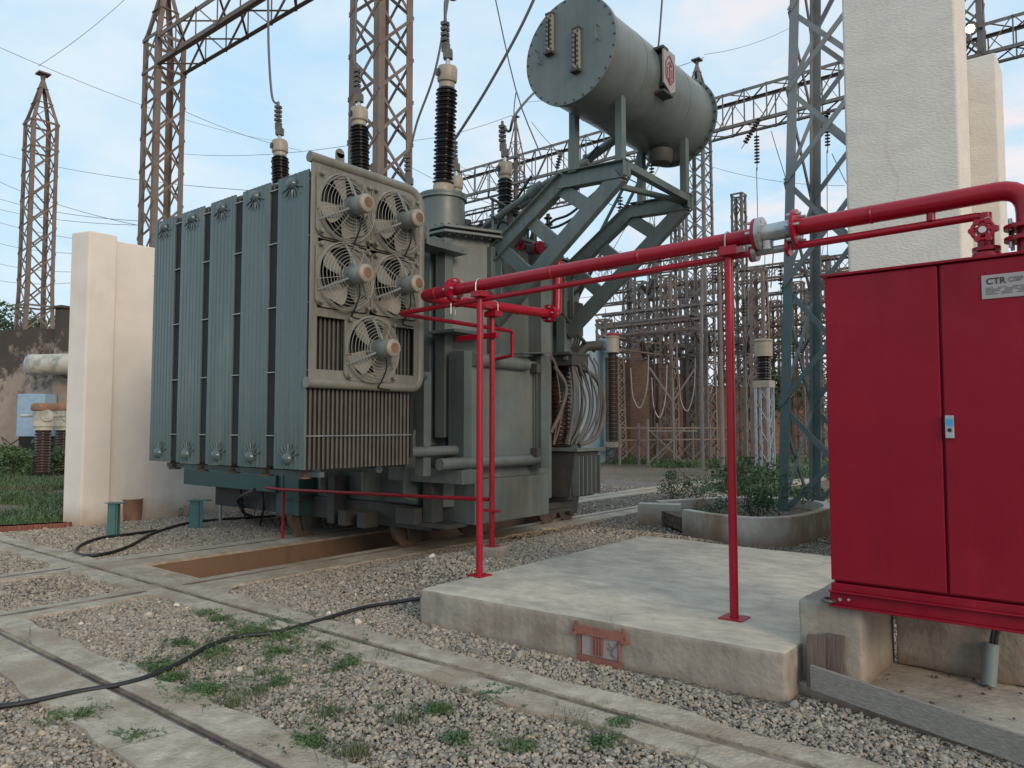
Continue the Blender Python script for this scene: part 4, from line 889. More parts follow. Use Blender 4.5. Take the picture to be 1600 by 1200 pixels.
main.tube([(-1.98, PY, 3.005)]+elbow((-4.9, PY, 2.95), (PX, PY, 2.945), (PX, 5.6, 2.95), .16)+[(PX, 7.36, 3.02)], .055, 20)
main.tube([(PX, 7.42, 3.02)]+elbow((PX, 7.43, 3.02), (PX, 7.56, 3.02), (PX, 7.56, 3.3), .11)+elbow((PX, 7.56, 3.4), (PX, 7.58, 3.74), (-5.6, 7.66, 3.75), .1)+[(-5.66, 7.66, 3.75)], .055, 20)
bt = MB()
for c, ax, r in (((-4.93, PY, 2.952), (1,0,0), .115), ((-4.905, PY, 2.953), (1,0,0), .115), ((PX, 7.36, 3.02), (0,1,0), .11), ((PX, 7.39, 3.02), (0,1,0), .11), ((-1.68, PY, 3.015), (1,0,0), .125), ((-1.955, PY, 3.006), (1,0,0), .12), ((-.365, PY, 2.80), (0,0,1), .12), ((-.365, PY, 2.73), (0,0,1), .12)):
    boltset(bt, flange(main, c, ax, r), ax)
main.build('main_pipe', M['red'], PW, smooth=True)
bt.build('flange_bolts', M['galv'], PW)
sl = MB().lathe([(.06, 0), (.062, .02), (.062, .24), (.055, .26)], (-1.95, PY, 3.007), (1,0,.03), 24)
flange(sl, (-1.925, PY, 3.008), (1,0,0), .12, .03); sl.lathe([(.04, 0), (.04, .06), (.02, .065)], (-1.88, PY, 2.95), (0, 0, -1), 12)
sl.build('flexible_joint', M['galv'], PW, smooth=True)
MB().lathe([(.064, 0), (.064, .02)], (-1.72, PY, 3.014), (1,0,.03), 24).build('blue_ring', M['bluemark'], PW)
TX, TZn = -5.71, 2.80
thn = MB().tube([(-.575, PY+.02, 2.70)]+elbow((-.575, PY+.02, 2.8), (-.575, PY+.02, 2.905), (-.8, PY+.02, 2.91), .05)+[(-1.72, PY+.02, 2.89)], .026, 14)
thn.tube([(-2.0, PY+.02, 2.885)]+elbow((-5.0, PY+.02, 2.81), (TX, PY+.02, TZn), (TX, 5.5, TZn), .06)+elbow((TX, 6.9, TZn), (TX, 7.07, TZn), (TX, 7.07, 2.65), .05)+[(TX, 7.07, 2.5), (-6.05, 7.1, 2.47)], .024, 14)
thn.tube([(-.86, PY, 2.99), (-.86, PY+.02, 2.91)], .014, 10).lathe([(.026, -.03), (.026, .03)], (-.86, PY+.01, 2.95), (0,0,1), 12)
for c, ax, r in (((-1.74, PY+.02, 2.889), (1,0,0), .062), ((-2.0, PY+.02, 2.884), (1,0,0), .062)): flange(thn, c, ax, r)
thn.lathe([(.036, -.05), (.036, .03)], (-.575, PY+.02, 2.89), (0,0,1), 12)
thn.build('thin_pipe', M['red'], PW, smooth=True)
sj = MB().tube([(-1.98, PY+.02, 2.885), (-1.76, PY+.02, 2.889)], .027, 14); flange(sj, (-1.975, PY+.02, 2.885), (1,0,0), .062, .03); sj.build('flexible_joint', M['alu'], PW, smooth=True)
wb = MB()
for x in (-1.2, -2.9, -3.75, -5.15): 
    t_ = (x+1.98)/(-4.9+1.98); z = (3.005+(2.95-3.005)*t_) if x < -1.9 else 3.02
    wb.lathe([(.054, -.012), (.0615, -.004), (.0615, .004), (.054, .012)], (x, PY, z), (1,0,0), 24)
for y in (5.75, 6.75): wb.lathe([(.054, -.012), (.059, -.004), (.059, .004), (.054, .012)], (PX, y, 2.95+.07*(y-5.6)/1.76), (0,1,0), 24)
wb.build('weld_bead', M['red'], PW, smooth=True)
# valve above the cabinet
vz = 2.77
vv = MB()
flange(vv, (-.575, PY+.02, 2.70), (0,0,1), .075); flange(vv, (-.575, PY+.02, 2.665), (0,0,1), .075); flange(vv, (-.575, PY+.02, 2.82), (0,0,1), .07)
vv.lathe([(.045, 2.6-2.77), (.045, .05)], (-.575, PY+.02, vz), (0,0,1), 14).lathe([(.03, 0), (.03, .12)], (-.575, PY, vz+.02), (0,-1,0), 12)
for k in range(6):
    a = k*math.pi/3; vv.tube([(-.575, PY-.12, vz+.02), (-.575+.05*math.cos(a), PY-.12, vz+.02+.05*math.sin(a))], .007, 6)
    vv.lathe([(.017, -.012), (.017, .012)], (-.575+.058*math.cos(a), PY-.12, vz+.02+.058*math.sin(a)), (0,1,0), 10)
vv.tube([(-.575+.055*math.cos(a), PY-.12, vz+.02+.055*math.sin(a)) for a in [i*math.pi/12 for i in range(25)]], .011, 8, cap=False)
V_ = vv.build('valve', M['red'], PW, smooth=True)
MB().lathe([(.02, 0), (.02, .01)], (-.575, PY-.125, vz+.02), (0,-1,0), 12).lathe([(.02, 0), (.02, .008)], (-.55, PY-.1, vz+.075), (0,-1,0), 12).build('valve_mark', M['white'], V_)
def post(x, y, z0, z1, fz=True):
    p = MB().tube([(x, y, z0), (x, y, z1-.02)], .031, 16)
    P = p.build('post', M['red'], PW, smooth=True)
    MB().cbox((x, y, z0+.006), (.17, .17, .012)).build('foot_plate', M['red'], P, bevel=.003)
    return P
def ubolt(c, r, ax):
    c = Vector(c); u = Vector((0,1,0)) if abs(Vector(ax).x) > .5 else Vector((1,0,0))
    pts = [c+u*r+Vector((0,0,-.09))]+[c+u*(r*math.cos(a))+Vector((0,0,r*math.sin(a))) for a in [i*math.pi/10 for i in range(11)]]+[c-u*r+Vector((0,0,-.09))]
    return pts
P1 = post(-4.585, 5.2, .28, 2.90); P2 = post(-2.17, 5.2, .28, 2.95); P3 = post(-5.40, 6.33, .32, 2.92)
ub = MB()
for c, r_, ax in (((-4.585, PY, 2.957), .062, (1,0,0)), ((-2.17, PY, 3.002), .062, (1,0,0)), ((PX, 6.33, 2.98), .062, (0,1,0)), ((-4.95, PY+.02, 2.812), .03, (1,0,0))): ub.tube(ubolt(c, r_, ax), .006, 6)
ub.build('u_bolt', M['galv'], PW)
cl = MB().box((-4.63, 5.12, 2.84), (-4.50, 5.3, 2.895)).box((-2.21, 5.12, 2.88), (-2.08, 5.3, 2.945)).box((-5.47, 6.27, 2.86), (-5.3, 6.39, 2.925)).box((-5.9, 6.28, 2.62), (-5.3, 6.33, 2.68)).box((-4.6, 5.2, 2.74), (-4.5, 5.28, 2.78))
cl.build('clamp_arm', M['red'], PW, bevel=.004)
g0 = gp(443, 838); qa = onY(443, 765, g0.y-.22); g0.y -= .22; g0.x = qa.x
lo = MB().tube([(g0.x, g0.y, 0), qa], .022, 10)
lo.tube([onY(416, 762, qa.y), qa, (-7.5, 6.40, .775), (-6.2, 6.34, .81), (-5.44, 6.33, .835)], .022, 10)
lo.box((-5.6, 6.29, .70), (-5.3, 6.36, .725))
lo.build('low_pipe', M['red'], PW, smooth=True)
for x, y, z in ((-5.40, 6.33, .32),):
    pass
tag(MB().cbox((-5.40, 6.33, .24), (.3, .3, .18), .2).build('post_footing', M['concside'], bevel=.02, origin=(-5.4, 6.33, .16)), 'small rough concrete footing under the red post nearest the transformer', 'footing')

# ------------------------------------------------------------------ red cabinet
CAB = thing('fire_cabinet', 'tall dark red two-door steel cabinet with a nameplate, raised on a red skid', 'cabinet', (-.75, 5.3, .5))
cy0, cy1, cx0, cx1 = 4.86, 5.55, -1.405, -.12
MB().box((cx0+.01, cy0+.03, .69), (cx1-.01, cy1, 2.575)).build('body', M['cab'], CAB, bevel=.006)
xm = -.774
dl = MB().box((cx0, cy0, .705), (xm-.007, cy0+.028, 2.572)).build('door', M['cab'], CAB, bevel=.006)
dr = MB().box((xm+.007, cy0, .705), (cx1, cy0+.028, 2.572)).build('door', M['cab'], CAB, bevel=.006)
MB().box((cx0-.02, cy0-.015, 2.578), (cx1+.02, cy1+.02, 2.595)).build('roof_sheet', M['cab'], CAB, bevel=.004)
hp = onY(1484, 667, cy0-.01)
hd = MB().box((hp.x-.022, cy0-.02, hp.z-.065), (hp.x+.022, cy0, hp.z+.065)).build('handle', M['galv'], dr, bevel=.004)
MB().box((hp.x-.016, cy0-.0225, hp.z+.005), (hp.x+.016, cy0-.019, hp.z+.045)).build('handle_sticker', M['bluemark'], dr)
MB().lathe([(.011, 0), (.011, .006)], (hp.x, cy0-.02, hp.z-.018), (0,-1,0), 14).build('keyhole', M['ink'], dr)
na, nb = onY(1533, 431, cy0-.005), onY(1535, 468, cy0-.005)
nx0, nz1, nz0 = na.x, na.z, nb.z
npl = MB().box((nx0, cy0-.006, nz0), (nx0+.40, cy0-.001, nz1)).build('nameplate', M['label'], dr, bevel=.002)
def text(body, size, loc, m, name, parent, rot=(R(90), 0, 0), ext=.001):
    cu = bpy.data.curves.new(name, 'FONT'); cu.body = body; cu.size = size; cu.extrude = ext; cu.offset = .0008
    tmp = bpy.data.objects.new(name, cu); COL.objects.link(tmp); bpy.context.view_layer.update()
    dg = bpy.context.evaluated_depsgraph_get(); me = bpy.data.meshes.new_from_object(tmp.evaluated_get(dg)); bpy.data.objects.remove(tmp)
    me.materials.clear(); me.materials.append(m); o = bpy.data.objects.new(name, me); COL.objects.link(o)
    o.parent = parent; o.location = Vector(loc)-ORG[parent.name]; o.rotation_euler = rot; ORG[o.name] = Vector(loc); return o
text('CTR', .048, (nx0+.022, cy0-.0075, nz1-.052), M['ink'], 'plate_lettering', dr)
text('CSIP', .036, (nx0+.125, cy0-.0075, nz1-.047), M['greyink'], 'plate_lettering', dr)
MB().lathe([(.019, 0), (.019, .002)], (nx0+.245, cy0-.006, nz1-.03), (0,-1,0), 16).build('green_mark', M['green'], dr)
ln = MB(); rr = random.Random(3)
hgt_ = nz1-nz0
for i in range(5):
    z = nz1-.075-i*(hgt_-.09)/5
    x = nx0+.02
    while x < nx0+.38:
        L = rr.uniform(.02, .08); ln.box((x, cy0-.0075, z), (min(x+L, nx0+.385), cy0-.006, z+.005)); x += L+rr.uniform(.008, .035)
ln.build('plate_small_print', M['greyink'], dr)
skd = MB()
for y in (cy0-.03, cy1-.05):
    skd.box((cx0-.01, y, .635), (cx1+.02, y+.075, .645)).box((cx0-.01, y+.03, .56), (cx1+.02, y+.04, .635)).box((cx0-.01, y, .548), (cx1+.02, y+.075, .56))
skd.box((cx0, cy0, .645), (cx1, cy1, .688))
SK = skd.build('skid', M['cab'], CAB, bevel=.003)
MB().tube([(cx0-.02+.035*math.cos(a), cy0+.02+.05*math.sin(a), .575) for a in [i*math.pi/8 for i in range(17)]], .012, 8).build('shackle', M['clamp'], SK)
MB().lathe([(.01, 0), (.01, .012)], (cx0+.06, cy0-.03, .60), (0,-1,0), 10).lathe([(.008, 0), (.008, .012)], (cx0+.11, cy0-.03, .605), (0,-1,0), 10).build('bolt', M['galv'], SK)

# ------------------------------------------------------------------ concrete pad, foundation blocks
def slab(name, m, poly, z0, z1, label, cat, bevel=.02, rough=.008, seed=0, group=None):
    bm = bmesh.new(); vs = [bm.verts.new((x, y, z0)) for x, y in poly]; f = bm.faces.new(vs)
    ex = bmesh.ops.extrude_face_region(bm, geom=[f]); bmesh.ops.translate(bm, verts=[v for v in ex['geom'] if isinstance(v, bmesh.types.BMVert)], vec=(0, 0, z1-z0))
    bmesh.ops.recalc_face_normals(bm, faces=bm.faces)
    bmesh.ops.bevel(bm, geom=[e for e in bm.edges], offset=bevel, segments=2, affect='EDGES', profile=.6)
    bmesh.ops.subdivide_edges(bm, edges=[e for e in bm.edges if e.calc_length() > .15], cuts=10, use_grid_fill=True)
    rr = random.Random(seed); ox, oy = poly[0]
    from mathutils import noise
    for v in bm.verts:
        k = noise.noise(v.co*3+Vector((seed, 0, 0)))*rough+noise.noise(v.co*11+Vector((seed, 3, 0)))*rough*.7
        v.co += v.normal*k if v.normal.length else Vector()
    for v in bm.verts: v.co -= Vector((ox, oy, z0))
    me = bpy.data.meshes.new(name); bm.to_mesh(me); bm.free(); me.materials.append(m[0])
    if len(m) > 1:
        me.materials.append(m[1])
        for p in me.polygons:
            if p.normal.z < .6: p.material_index = 1
    for p in me.polygons: p.use_smooth = True
    o = bpy.data.objects.new(name, me); COL.objects.link(o); o.location = (ox, oy, z0); ORG[o.name] = Vector((ox, oy, z0))
    return tag(o, label, cat, group)
PAD = slab('concrete_pad', (M['conc'], M['concside']), [(-4.62, 4.48), (-4.36, 4.47), (-1.60, 4.60), (-1.56, 8.3), (-4.66, 8.36)], -.08, .285, 'wide pale concrete pad under two red posts, terracotta house relief on its front', 'concrete pad', bevel=.03, rough=.014, seed=4)
# terracotta relief on the pad front: a small house with a long roof
fx0, fx1 = onY(897, 985, 4.5).x, onY(972, 1003, 4.5).x
def fy(x): return 4.47+(x+4.36)*(.13/2.76)-.012
za = .235
vn = MB()
def quad(m, x0, z0, x1, z1, t, shear=0):
    y0, y1 = fy(x0), fy(x1)
    m.add([(x0,y0,z0),(x1,y1,z0),(x1,y1,z1),(x0,y0,z1),(x0,y0-t,z0),(x1,y1-t,z0),(x1,y1-t,z1),(x0,y0-t,z1)], [(0,1,2,3),(4,7,6,5),(0,4,5,1),(1,5,6,2),(2,6,7,3),(3,7,4,0)])
x_, xx_ = -3.05+.55, -2.62+.55
x_, xx_ = fx0, fx1
quad(vn, x_+.0, .175, xx_, .235, .02); quad(vn, x_-.03, .165, x_+.02, .185, .03); quad(vn, xx_-.02, .165, xx_+.03, .185, .03)
quad(vn, x_+.03, .03, x_+.044, .175, .015); quad(vn, xx_-.044, .03, xx_-.03, .175, .015)
wd_ = xx_-x_
for k in (.36, .42, .48, .54): quad(vn, x_+wd_*k, .045, x_+wd_*k+.014, .17, .015)
vn.bar((x_-.035, fy(x_)-.01, .165), (x_+.015, fy(x_)-.01, .26), .015, .02); vn.bar((xx_+.035, fy(xx_)-.01, .165), (xx_-.015, fy(xx_)-.01, .26), .015, .02)
quad(vn, x_+.02, -.05, xx_-.02, .03, .006)
VN = vn.build('terracotta_relief', M['terra'], PAD)
wp = MB(); quad(wp, x_+.055, .035, xx_-.055, .172, .004); wp.build('relief_panel', M['label'], PAD)
fg_ = MB(); c0 = x_+wd_*.74; yy = fy(c0)-.008
fg_.bar((c0-.02, yy, .15), (c0+.01, yy, .10), .01, .006).bar((c0+.045, yy, .155), (c0+.01, yy, .10), .01, .006).bar((c0+.01, yy, .12), (c0, yy, .06), .016, .006).bar((c0+.01, yy, .075), (c0+.04, yy, .045), .01, .006).bar((c0-.03, yy, .11), (c0+.02, yy, .07), .008, .006).bar((x_+wd_*.2, yy, .15), (x_+wd_*.2, yy, .08), .014, .006)
fg_.build('relief_figure', M['greyink'], PAD)
slab('low_slab', (M['conc'], M['concside']), [(-1.72, 4.86), (-.35, 4.46), (2.0, 3.77), (2.0, 5.75), (-1.52, 5.75)], -.06, .05, 'low dusty concrete slab spread under the red cabinet', 'concrete slab', bevel=.015, rough=.01, seed=6)
slab('foundation_block', (M['concside'],), [(-1.62, 4.90), (-1.25, 4.92), (-1.24, 5.72), (-1.62, 5.72)], .04, .545, 'grey concrete block under the red cabinet corner with two wood offcuts leaning', 'concrete block', bevel=.02, rough=.012, seed=8)
slab('foundation_block', (M['concside'],), [(-1.22, 5.62), (-.45, 5.6), (-.44, 5.78), (-1.22, 5.80)], .04, .5, 'rough low concrete block in the shade behind the cabinet skid', 'concrete block', bevel=.02, rough=.02, seed=9)
slab('foundation_block', (M['concside'],), [(-.42, 4.92), (-.08, 4.92), (-.08, 5.72), (-.42, 5.72)], .04, .545, 'concrete block under the right end of the cabinet', 'concrete block', bevel=.02, rough=.012, seed=10) if False else None
a, b = Vector((-1.50, 4.72, .06)), Vector((.3, 4.19, .0))
pk = MB(); d = (b-a).normalized()
pk.add([a, b, b+Vector((0,0,.14)), a+Vector((0,0,.145)), a+Vector((.01,.022,0)), b+Vector((.01,.022,0)), b+Vector((.01,.022,.14)), a+Vector((.01,.022,.145))], [(0,1,2,3),(7,6,5,4),(0,4,5,1),(1,5,6,2),(2,6,7,3),(3,7,4,0)])
PK = tag(pk.build('wooden_plank', M['wood'], bevel=.003, origin=a), 'long weathered grey plank on edge before the low slab, smeared with red paint', 'plank')
pm_ = a.lerp(b, .66); 
MB().add([pm_+Vector((-.045,-.004+.018,.075)), pm_+Vector((.0,-.004,.068)), pm_+Vector((.05,-.004-.018,.07)), pm_+Vector((.055,-.004-.02,.05)), pm_+Vector((.01,-.004-.002,.06)), pm_+Vector((-.04,-.004+.016,.09))], [(0,1,2,3,4,5)]).build('paint_smear', M['redmark'], PK)
for i, (x, y, hh, lab) in enumerate(((-1.49, 4.80, .30, 'dark wood offcut leaning on the concrete block, the left and nearer one'), (-1.41, 4.85, .31, 'dark wood offcut leaning on the concrete block, the right and farther one'))):
    m = MB().cbox((0, 0, hh/2), (.105, .05, hh), .1); o = m.build('wood_offcut', M['wood2'], bevel=.004); o.location = (x, y, .06); o.rotation_euler = (R(-7), R(2*i), R(5-8*i)); tag(o, lab, 'wood offcut', 'wood offcuts leaning on the block')
tag(MB().tube([gp(1544, 1070, .05), gp(1544, 1070, .05)+Vector((.02, .03, .25))], .045, 18).build('conduit_pipe', M['pvc'], smooth=True, origin=gp(1544, 1070, .05)), 'short grey plastic conduit stub standing out of the slab under the cabinet', 'conduit')
q = gp(1544, 1070, .05)+Vector((.02, .03, .24))
tag(MB().tube(spline([q-Vector((0,0,.1)), q+Vector((.01,0,.06)), q+Vector((.05,.03,.2)), q+Vector((.1,.06,.36))], 6), .013, 8).tube(spline([q-Vector((-.015,0,.1)), q+Vector((.03,0,.06)), q+Vector((.08,.03,.19)), q+Vector((.13,.06,.36))], 6), .013, 8).build('supply_cable', M['rubber'], smooth=True, origin=q), 'pair of black cables rising from the conduit stub into the cabinet', 'cable')
# debris on the slab
db = MB(); rr = random.Random(5)
for i in range(46):
    x, y = rr.uniform(-1.2, .3), rr.uniform(4.75, 5.6)
    if y < 4.75-.35*(x+1.2)+.1: pass
    s_ = rr.uniform(.004, .012); db.cbox((x, y, .056+s_*.3), (s_*2.2, s_*1.4, s_*.8), rr.uniform(0, 3))
struct(db.build('debris', M['wood2']), 'stuff')

# ------------------------------------------------------------------ planter ring
def wall_path(m, pts, th, z0, z1):
    P = [Vector((*p, 0)) for p in pts]; n = len(P); L, Rr = [], []
    for i, p in enumerate(P):
        d = (P[min(i+1, n-1)]-P[max(i-1, 0)]).normalized(); nrm = Vector((-d.y, d.x, 0)); L.append(p+nrm*th/2); Rr.append(p-nrm*th/2)
    vs = [(q.x, q.y, z) for i in range(n) for q, z in ((L[i], z0), (Rr[i], z0), (Rr[i], z1), (L[i], z1))]
    fs = []
    for i in range(n-1):
        o = i*4; fs += [(o, o+1, o+5, o+4), (o+1, o+2, o+6, o+5), (o+2, o+3, o+7, o+6), (o+3, o, o+4, o+7)]
    fs += [(0, 3, 2, 1), ((n-1)*4, (n-1)*4+1, (n-1)*4+2, (n-1)*4+3)]
    return m.add(vs, fs)
M['planter'] = mat('stained_planter_concrete', (.56, .52, .45), .88, var=.14, scale=2.5, bump=.25, bscale=18, stretch=(1.5, 1.5, .6), col2=(.30, .175, .10), thr=(.46, .62), s2=.9, amt2=.8)
path = spline([(-5.05, 10.45), (-4.6, 10.2), (-4.0, 10.1), (-3.62, 10.45), (-3.5, 11.2), (-3.55, 12.2), (-3.9, 12.9), (-4.6, 13.1), (-5.3, 12.7), (-5.75, 11.9), (-6.05, 11.25)], 6)
pl_ = wall_path(MB(), [(p.x, p.y) if not isinstance(p, tuple) else p for p in spline([(*p, 0) for p in [(-5.05, 10.45), (-4.6, 10.2), (-4.0, 10.1), (-3.62, 10.45), (-3.5, 11.2), (-3.55, 12.2), (-3.9, 12.9), (-4.6, 13.1), (-5.3, 12.7), (-5.75, 11.9), (-6.05, 11.25)]], 6)], .13, -.05, .40) if False else None
pts_ = spline([(-5.1, 10.45, 0), (-4.6, 10.2, 0), (-4.0, 10.1, 0), (-3.62, 10.45, 0), (-3.5, 11.2, 0), (-3.55, 12.2, 0), (-3.9, 12.9, 0), (-4.6, 13.1, 0), (-5.3, 12.7, 0), (-5.75, 11.9, 0), (-6.0, 11.3, 0)], 6)
pl_ = wall_path(MB(), [(p.x, p.y) for p in pts_], .13, -.05, .40)
stain_foot(M['planter'], .0, .30, (.26, .15, .09), .85, 2.0)
PLN = tag(pl_.build('planter_wall', M['planter'], smooth=True, bevel=.012, origin=(-4.6, 11.5, 0)), 'curved low concrete planter wall around the foot of the teal tower, rust stained', 'planter')
tag(MB().add([(-6.25,11.05,-.05),(-5.6,11.3,-.05),(-5.68,11.5,-.05),(-6.32,11.25,-.05),(-6.25,11.05,.36),(-5.6,11.3,.36),(-5.68,11.5,.36),(-6.32,11.25,.36)], [(3,2,1,0),(4,5,6,7),(0,1,5,4),(1,2,6,5),(2,3,7,6),(3,0,4,7)]).build('planter_block', M['planter'], bevel=.012, origin=(-6, 11.2, 0)), 'short rust-brown concrete block at the open left end of the planter', 'concrete block')
struct(MB().prism([(p.x, p.y, .05) for p in pts_], (0,0,.2)).build('planter_soil', M['dirt']))

# ------------------------------------------------------------------ firewalls
def firewall(poly_pillar, poly_wall, poly_end, zt, zw, m, label, loc):
    W = thing('firewall', label, 'firewall', loc)
    def pr(poly, z1): return MB().prism([(x, y, -.1) for x, y in poly], (0, 0, z1+.1))
    def rough(ob):
        s = ob.modifiers.new('sub', 'SUBSURF'); s.subdivision_type = 'SIMPLE'; s.levels = 4; s.render_levels = 4
        tx = bpy.data.textures.get('plaster_waves') or bpy.data.textures.new('plaster_waves', 'CLOUDS'); tx.noise_scale = .5
        dmod = ob.modifiers.new('wave', 'DISPLACE'); dmod.texture = tx; dmod.strength = .018; dmod.mid_level = .5
    pr(poly_wall, zw).build('wall_panel', m, W, bevel=.02)
    pr(poly_pillar, zt).build('pillar', m, W, bevel=.025)
    if poly_end: pr(poly_end, zt).build('pillar', m, W, bevel=.025)
    return W
firewall([(-13.745, 5.077), (-13.335, 5.205), (-13.335, 5.66), (-13.745, 5.66)], [(-13.7, 5.66), (-13.43, 5.66), (-13.43, 13.5), (-13.7, 13.5)], None, 4.93, 4.86, M['plaster'], 'cream plastered firewall with an end pillar, left of the transformer', (-13.5, 5.1, 0))
firewall([(-2.31, 8.9), (-1.185, 8.9), (-1.185, 9.66), (-2.31, 9.66)], [(-2.1, 9.66), (-1.55, 9.66), (-1.55, 12.6), (-2.1, 12.6)], [(-2.3, 12.6), (-1.19, 12.6), (-1.19, 13.4), (-2.3, 13.4)], 7.05, 6.9, M['plastg'], 'tall grey-cream plastered firewall pillar rising out of view behind the red cabinet', (-1.75, 8.9, 0))

# ------------------------------------------------------------------ loose things near the left wall
bp_ = gp(206, 813)
dm = MB().lathe([(.155, 0), (.15, .02), (.165, .2), (.162, .35), (.175, .37), (.165, .375), (.15, .36), (.14, .05)], bp_, n=24)
tag(dm.build('rusty_drum', M['rust'], smooth=True, origin=bp_), 'small rusty metal drum standing against the cream firewall', 'drum')
for (x, y, hh, wd, lab) in ((175, 837, .48, .16, 'slim teal metal stand with a flat top, left one by the drum'), (306, 826, .44, .22, 'wider teal metal stand with a flat top, right one by the coiled cable')):
    p = gp(x, y); S = thing('cable_stand', lab, 'metal stand', p, 'teal stands on the gravel')
    rz = YAW-.1
    MB().cbox((p.x, p.y, hh/2), (wd, .012, hh), rz).cbox((p.x+.02, p.y+.06, hh/2), (.012, .12, hh), rz).build('upright', M['standteal'], S)
    MB().cbox((p.x, p.y+.05, hh+.006), (wd+.12, .16, .012), rz).build('top_plate', M['standteal'], S)
p = gp(283, 804)
tag(MB().cbox((p.x, p.y, .14), (.6, .3, .05), .2).cbox((p.x-.2, p.y, .06), (.1, .28, .11), .2).cbox((p.x+.2, p.y, .06), (.1, .28, .11), .2).cbox((p.x+.42, p.y-.05, .11), (.16, .2, .22), .2).build('broken_slab', M['concside'], bevel=.015, origin=p), 'broken flat concrete slab lying on stubs at the foot of the firewall', 'concrete slab')
def ground_cable(pts, r, name, lab, zoff=.02):
    P = [gp(x, y, zoff) for x, y in pts]
    for q in P: q.z = hgt(q.x, q.y)+zoff
    sp = spline(P, 10)
    return tag(MB().tube(sp, r, 10).build(name, M['rubber'], smooth=True, origin=P[0]), lab, 'cable')
ground_cable([(-30, 1107), (40, 1098), (120, 1081), (190, 1069), (240, 1054), (285, 1033), (325, 1010), (370, 995), (430, 988), (500, 969), (560, 951), (610, 942), (662, 939)], .0165, 'ground_cable', 'thick black cable snaking from the left edge over the weeds to the concrete pad', .035)
ground_cable([(430, 806), (340, 812), (290, 818), (240, 833), (205, 852), (170, 864), (135, 868), (118, 862), (130, 850), (160, 840), (200, 835), (245, 829)], .022, 'ground_cable', 'loop of black cable lying on the gravel beside the teal stands', .03)

be = MB(); rr = random.Random(9)
for i in range(34):
    p = gp(-20+3.6*i, 831-.22*i); be.cbox((p.x, p.y, .03), (.22, .11, .1), rr.uniform(.2, .9))
struct(be.build('brick_edging', M['terra'], origin=gp(40, 828)))
# ------------------------------------------------------------------ lattice structures
def lattice_tower(name, label, base, w0, w1, z1, m, panels, leg=.12, br=.05, zs=None, flare=0.0, peak=0.0, group=None, rz=0.0, cat='lattice tower', single=False, lower=None):
    """square lattice column; w(z) tapers from w0 to w1"""
    bx_, by_, bz_ = base
    t = thing(name, label, cat, base, group)
    zs = zs or [z1*i/panels for i in range(panels+1)]
    def wz(z):
        k = w0+(w1-w0)*z/z1
        if flare and z < flare[0]: k += flare[1]*(1-z/flare[0])
        return k
    def P(z, k):
        h = wz(z)/2; sx, sy = ((-1,-1),(1,-1),(1,1),(-1,1))[k % 4]; v = Vector((sx*h, sy*h, 0)); v.rotate(Matrix.Rotation(rz, 3, 'Z')); return Vector((bx_+v.x, by_+v.y, bz_+z))
    brk = [0]+([flare[0]] if flare else [])+[z1]
    if lower: brk = [0, lower[0], z1]
    for k in range(4):
        lm = MB(); a = (P(0, k+1)-P(0, k)); b = (P(0, k+3)-P(0, k))
        for z0_, z1_ in zip(brk[:-1], brk[1:]):
            if lower and z0_ == 0: MB().ang(P(0, k), P(z1_, k), leg*1.04, a, b).build('leg', lower[1], t)
            else: lm.ang(P(z0_, k), P(z1_, k), leg, a, b)
        if peak: lm.ang(P(z1, k), Vector((bx_, by_, bz_+z1+peak)), leg*.8, a, b)
        lm.build('leg', m, t)
    for k in range(4):
        bm_ = MB(); nrm = (P(0, k+1)-P(0, k)).cross(Vector((0,0,1))).normalized()
        for i, (za_, zb_) in enumerate(zip(zs[:-1], zs[1:])):
            if lower and zb_ <= lower[0]+.01:
                qd = MB(); f1 = nrm*.012; f2 = -nrm*.03
                qd.bar(P(za_, k)+f1, P(zb_, k+1)+f1, br, br*.3, up=nrm); qd.bar(P(za_, k+1)+f2, P(zb_, k)+f2, br, br*.3, up=nrm); qd.cuts = qd.cuts[:1]; qd.build('bracing', lower[1], t); continue
            o1 = nrm*.01; o2 = -nrm*(.01+br*.15)
            if single:
                if (i+k) % 2: bm_.bar(P(za_, k)+o1, P(zb_, k+1)+o1, br, br*.3, up=nrm)
                else: bm_.bar(P(za_, k+1)+o1, P(zb_, k)+o1, br, br*.3, up=nrm)
            else:
                bm_.bar(P(za_, k)+o1, P(zb_, k+1)+o1, br, br*.3, up=nrm); bm_.bar(P(za_, k+1)+o2, P(zb_, k)+o2, br, br*.3, up=nrm)
            if i % 6 == 5: bm_.bar(P(zb_, k)+o1*1.8, P(zb_, k+1)+o1*1.8, br*1.3, br*.4, up=nrm)
        bm_.bar(P(zs[-1], k)+nrm*.02, P(zs[-1], k+1)+nrm*.02, br*1.5, br*.4, up=nrm)
        if peak:
            for f_ in (.4, .7):
                top = Vector((bx_, by_, bz_+z1+peak)); bm_.bar(P(z1, k).lerp(top, f_), P(z1, k+1).lerp(top, f_), br, br*.4)
            bm_.bar(P(z1, k), P(z1, k+1).lerp(top, .4), br, br*.3)
        bm_.build('bracing', m, t)
    if peak: MB().cbox((bx_, by_, bz_+z1+peak), (leg*3, leg*3, .06), rz).build('peak_plate', m, t)
    return t
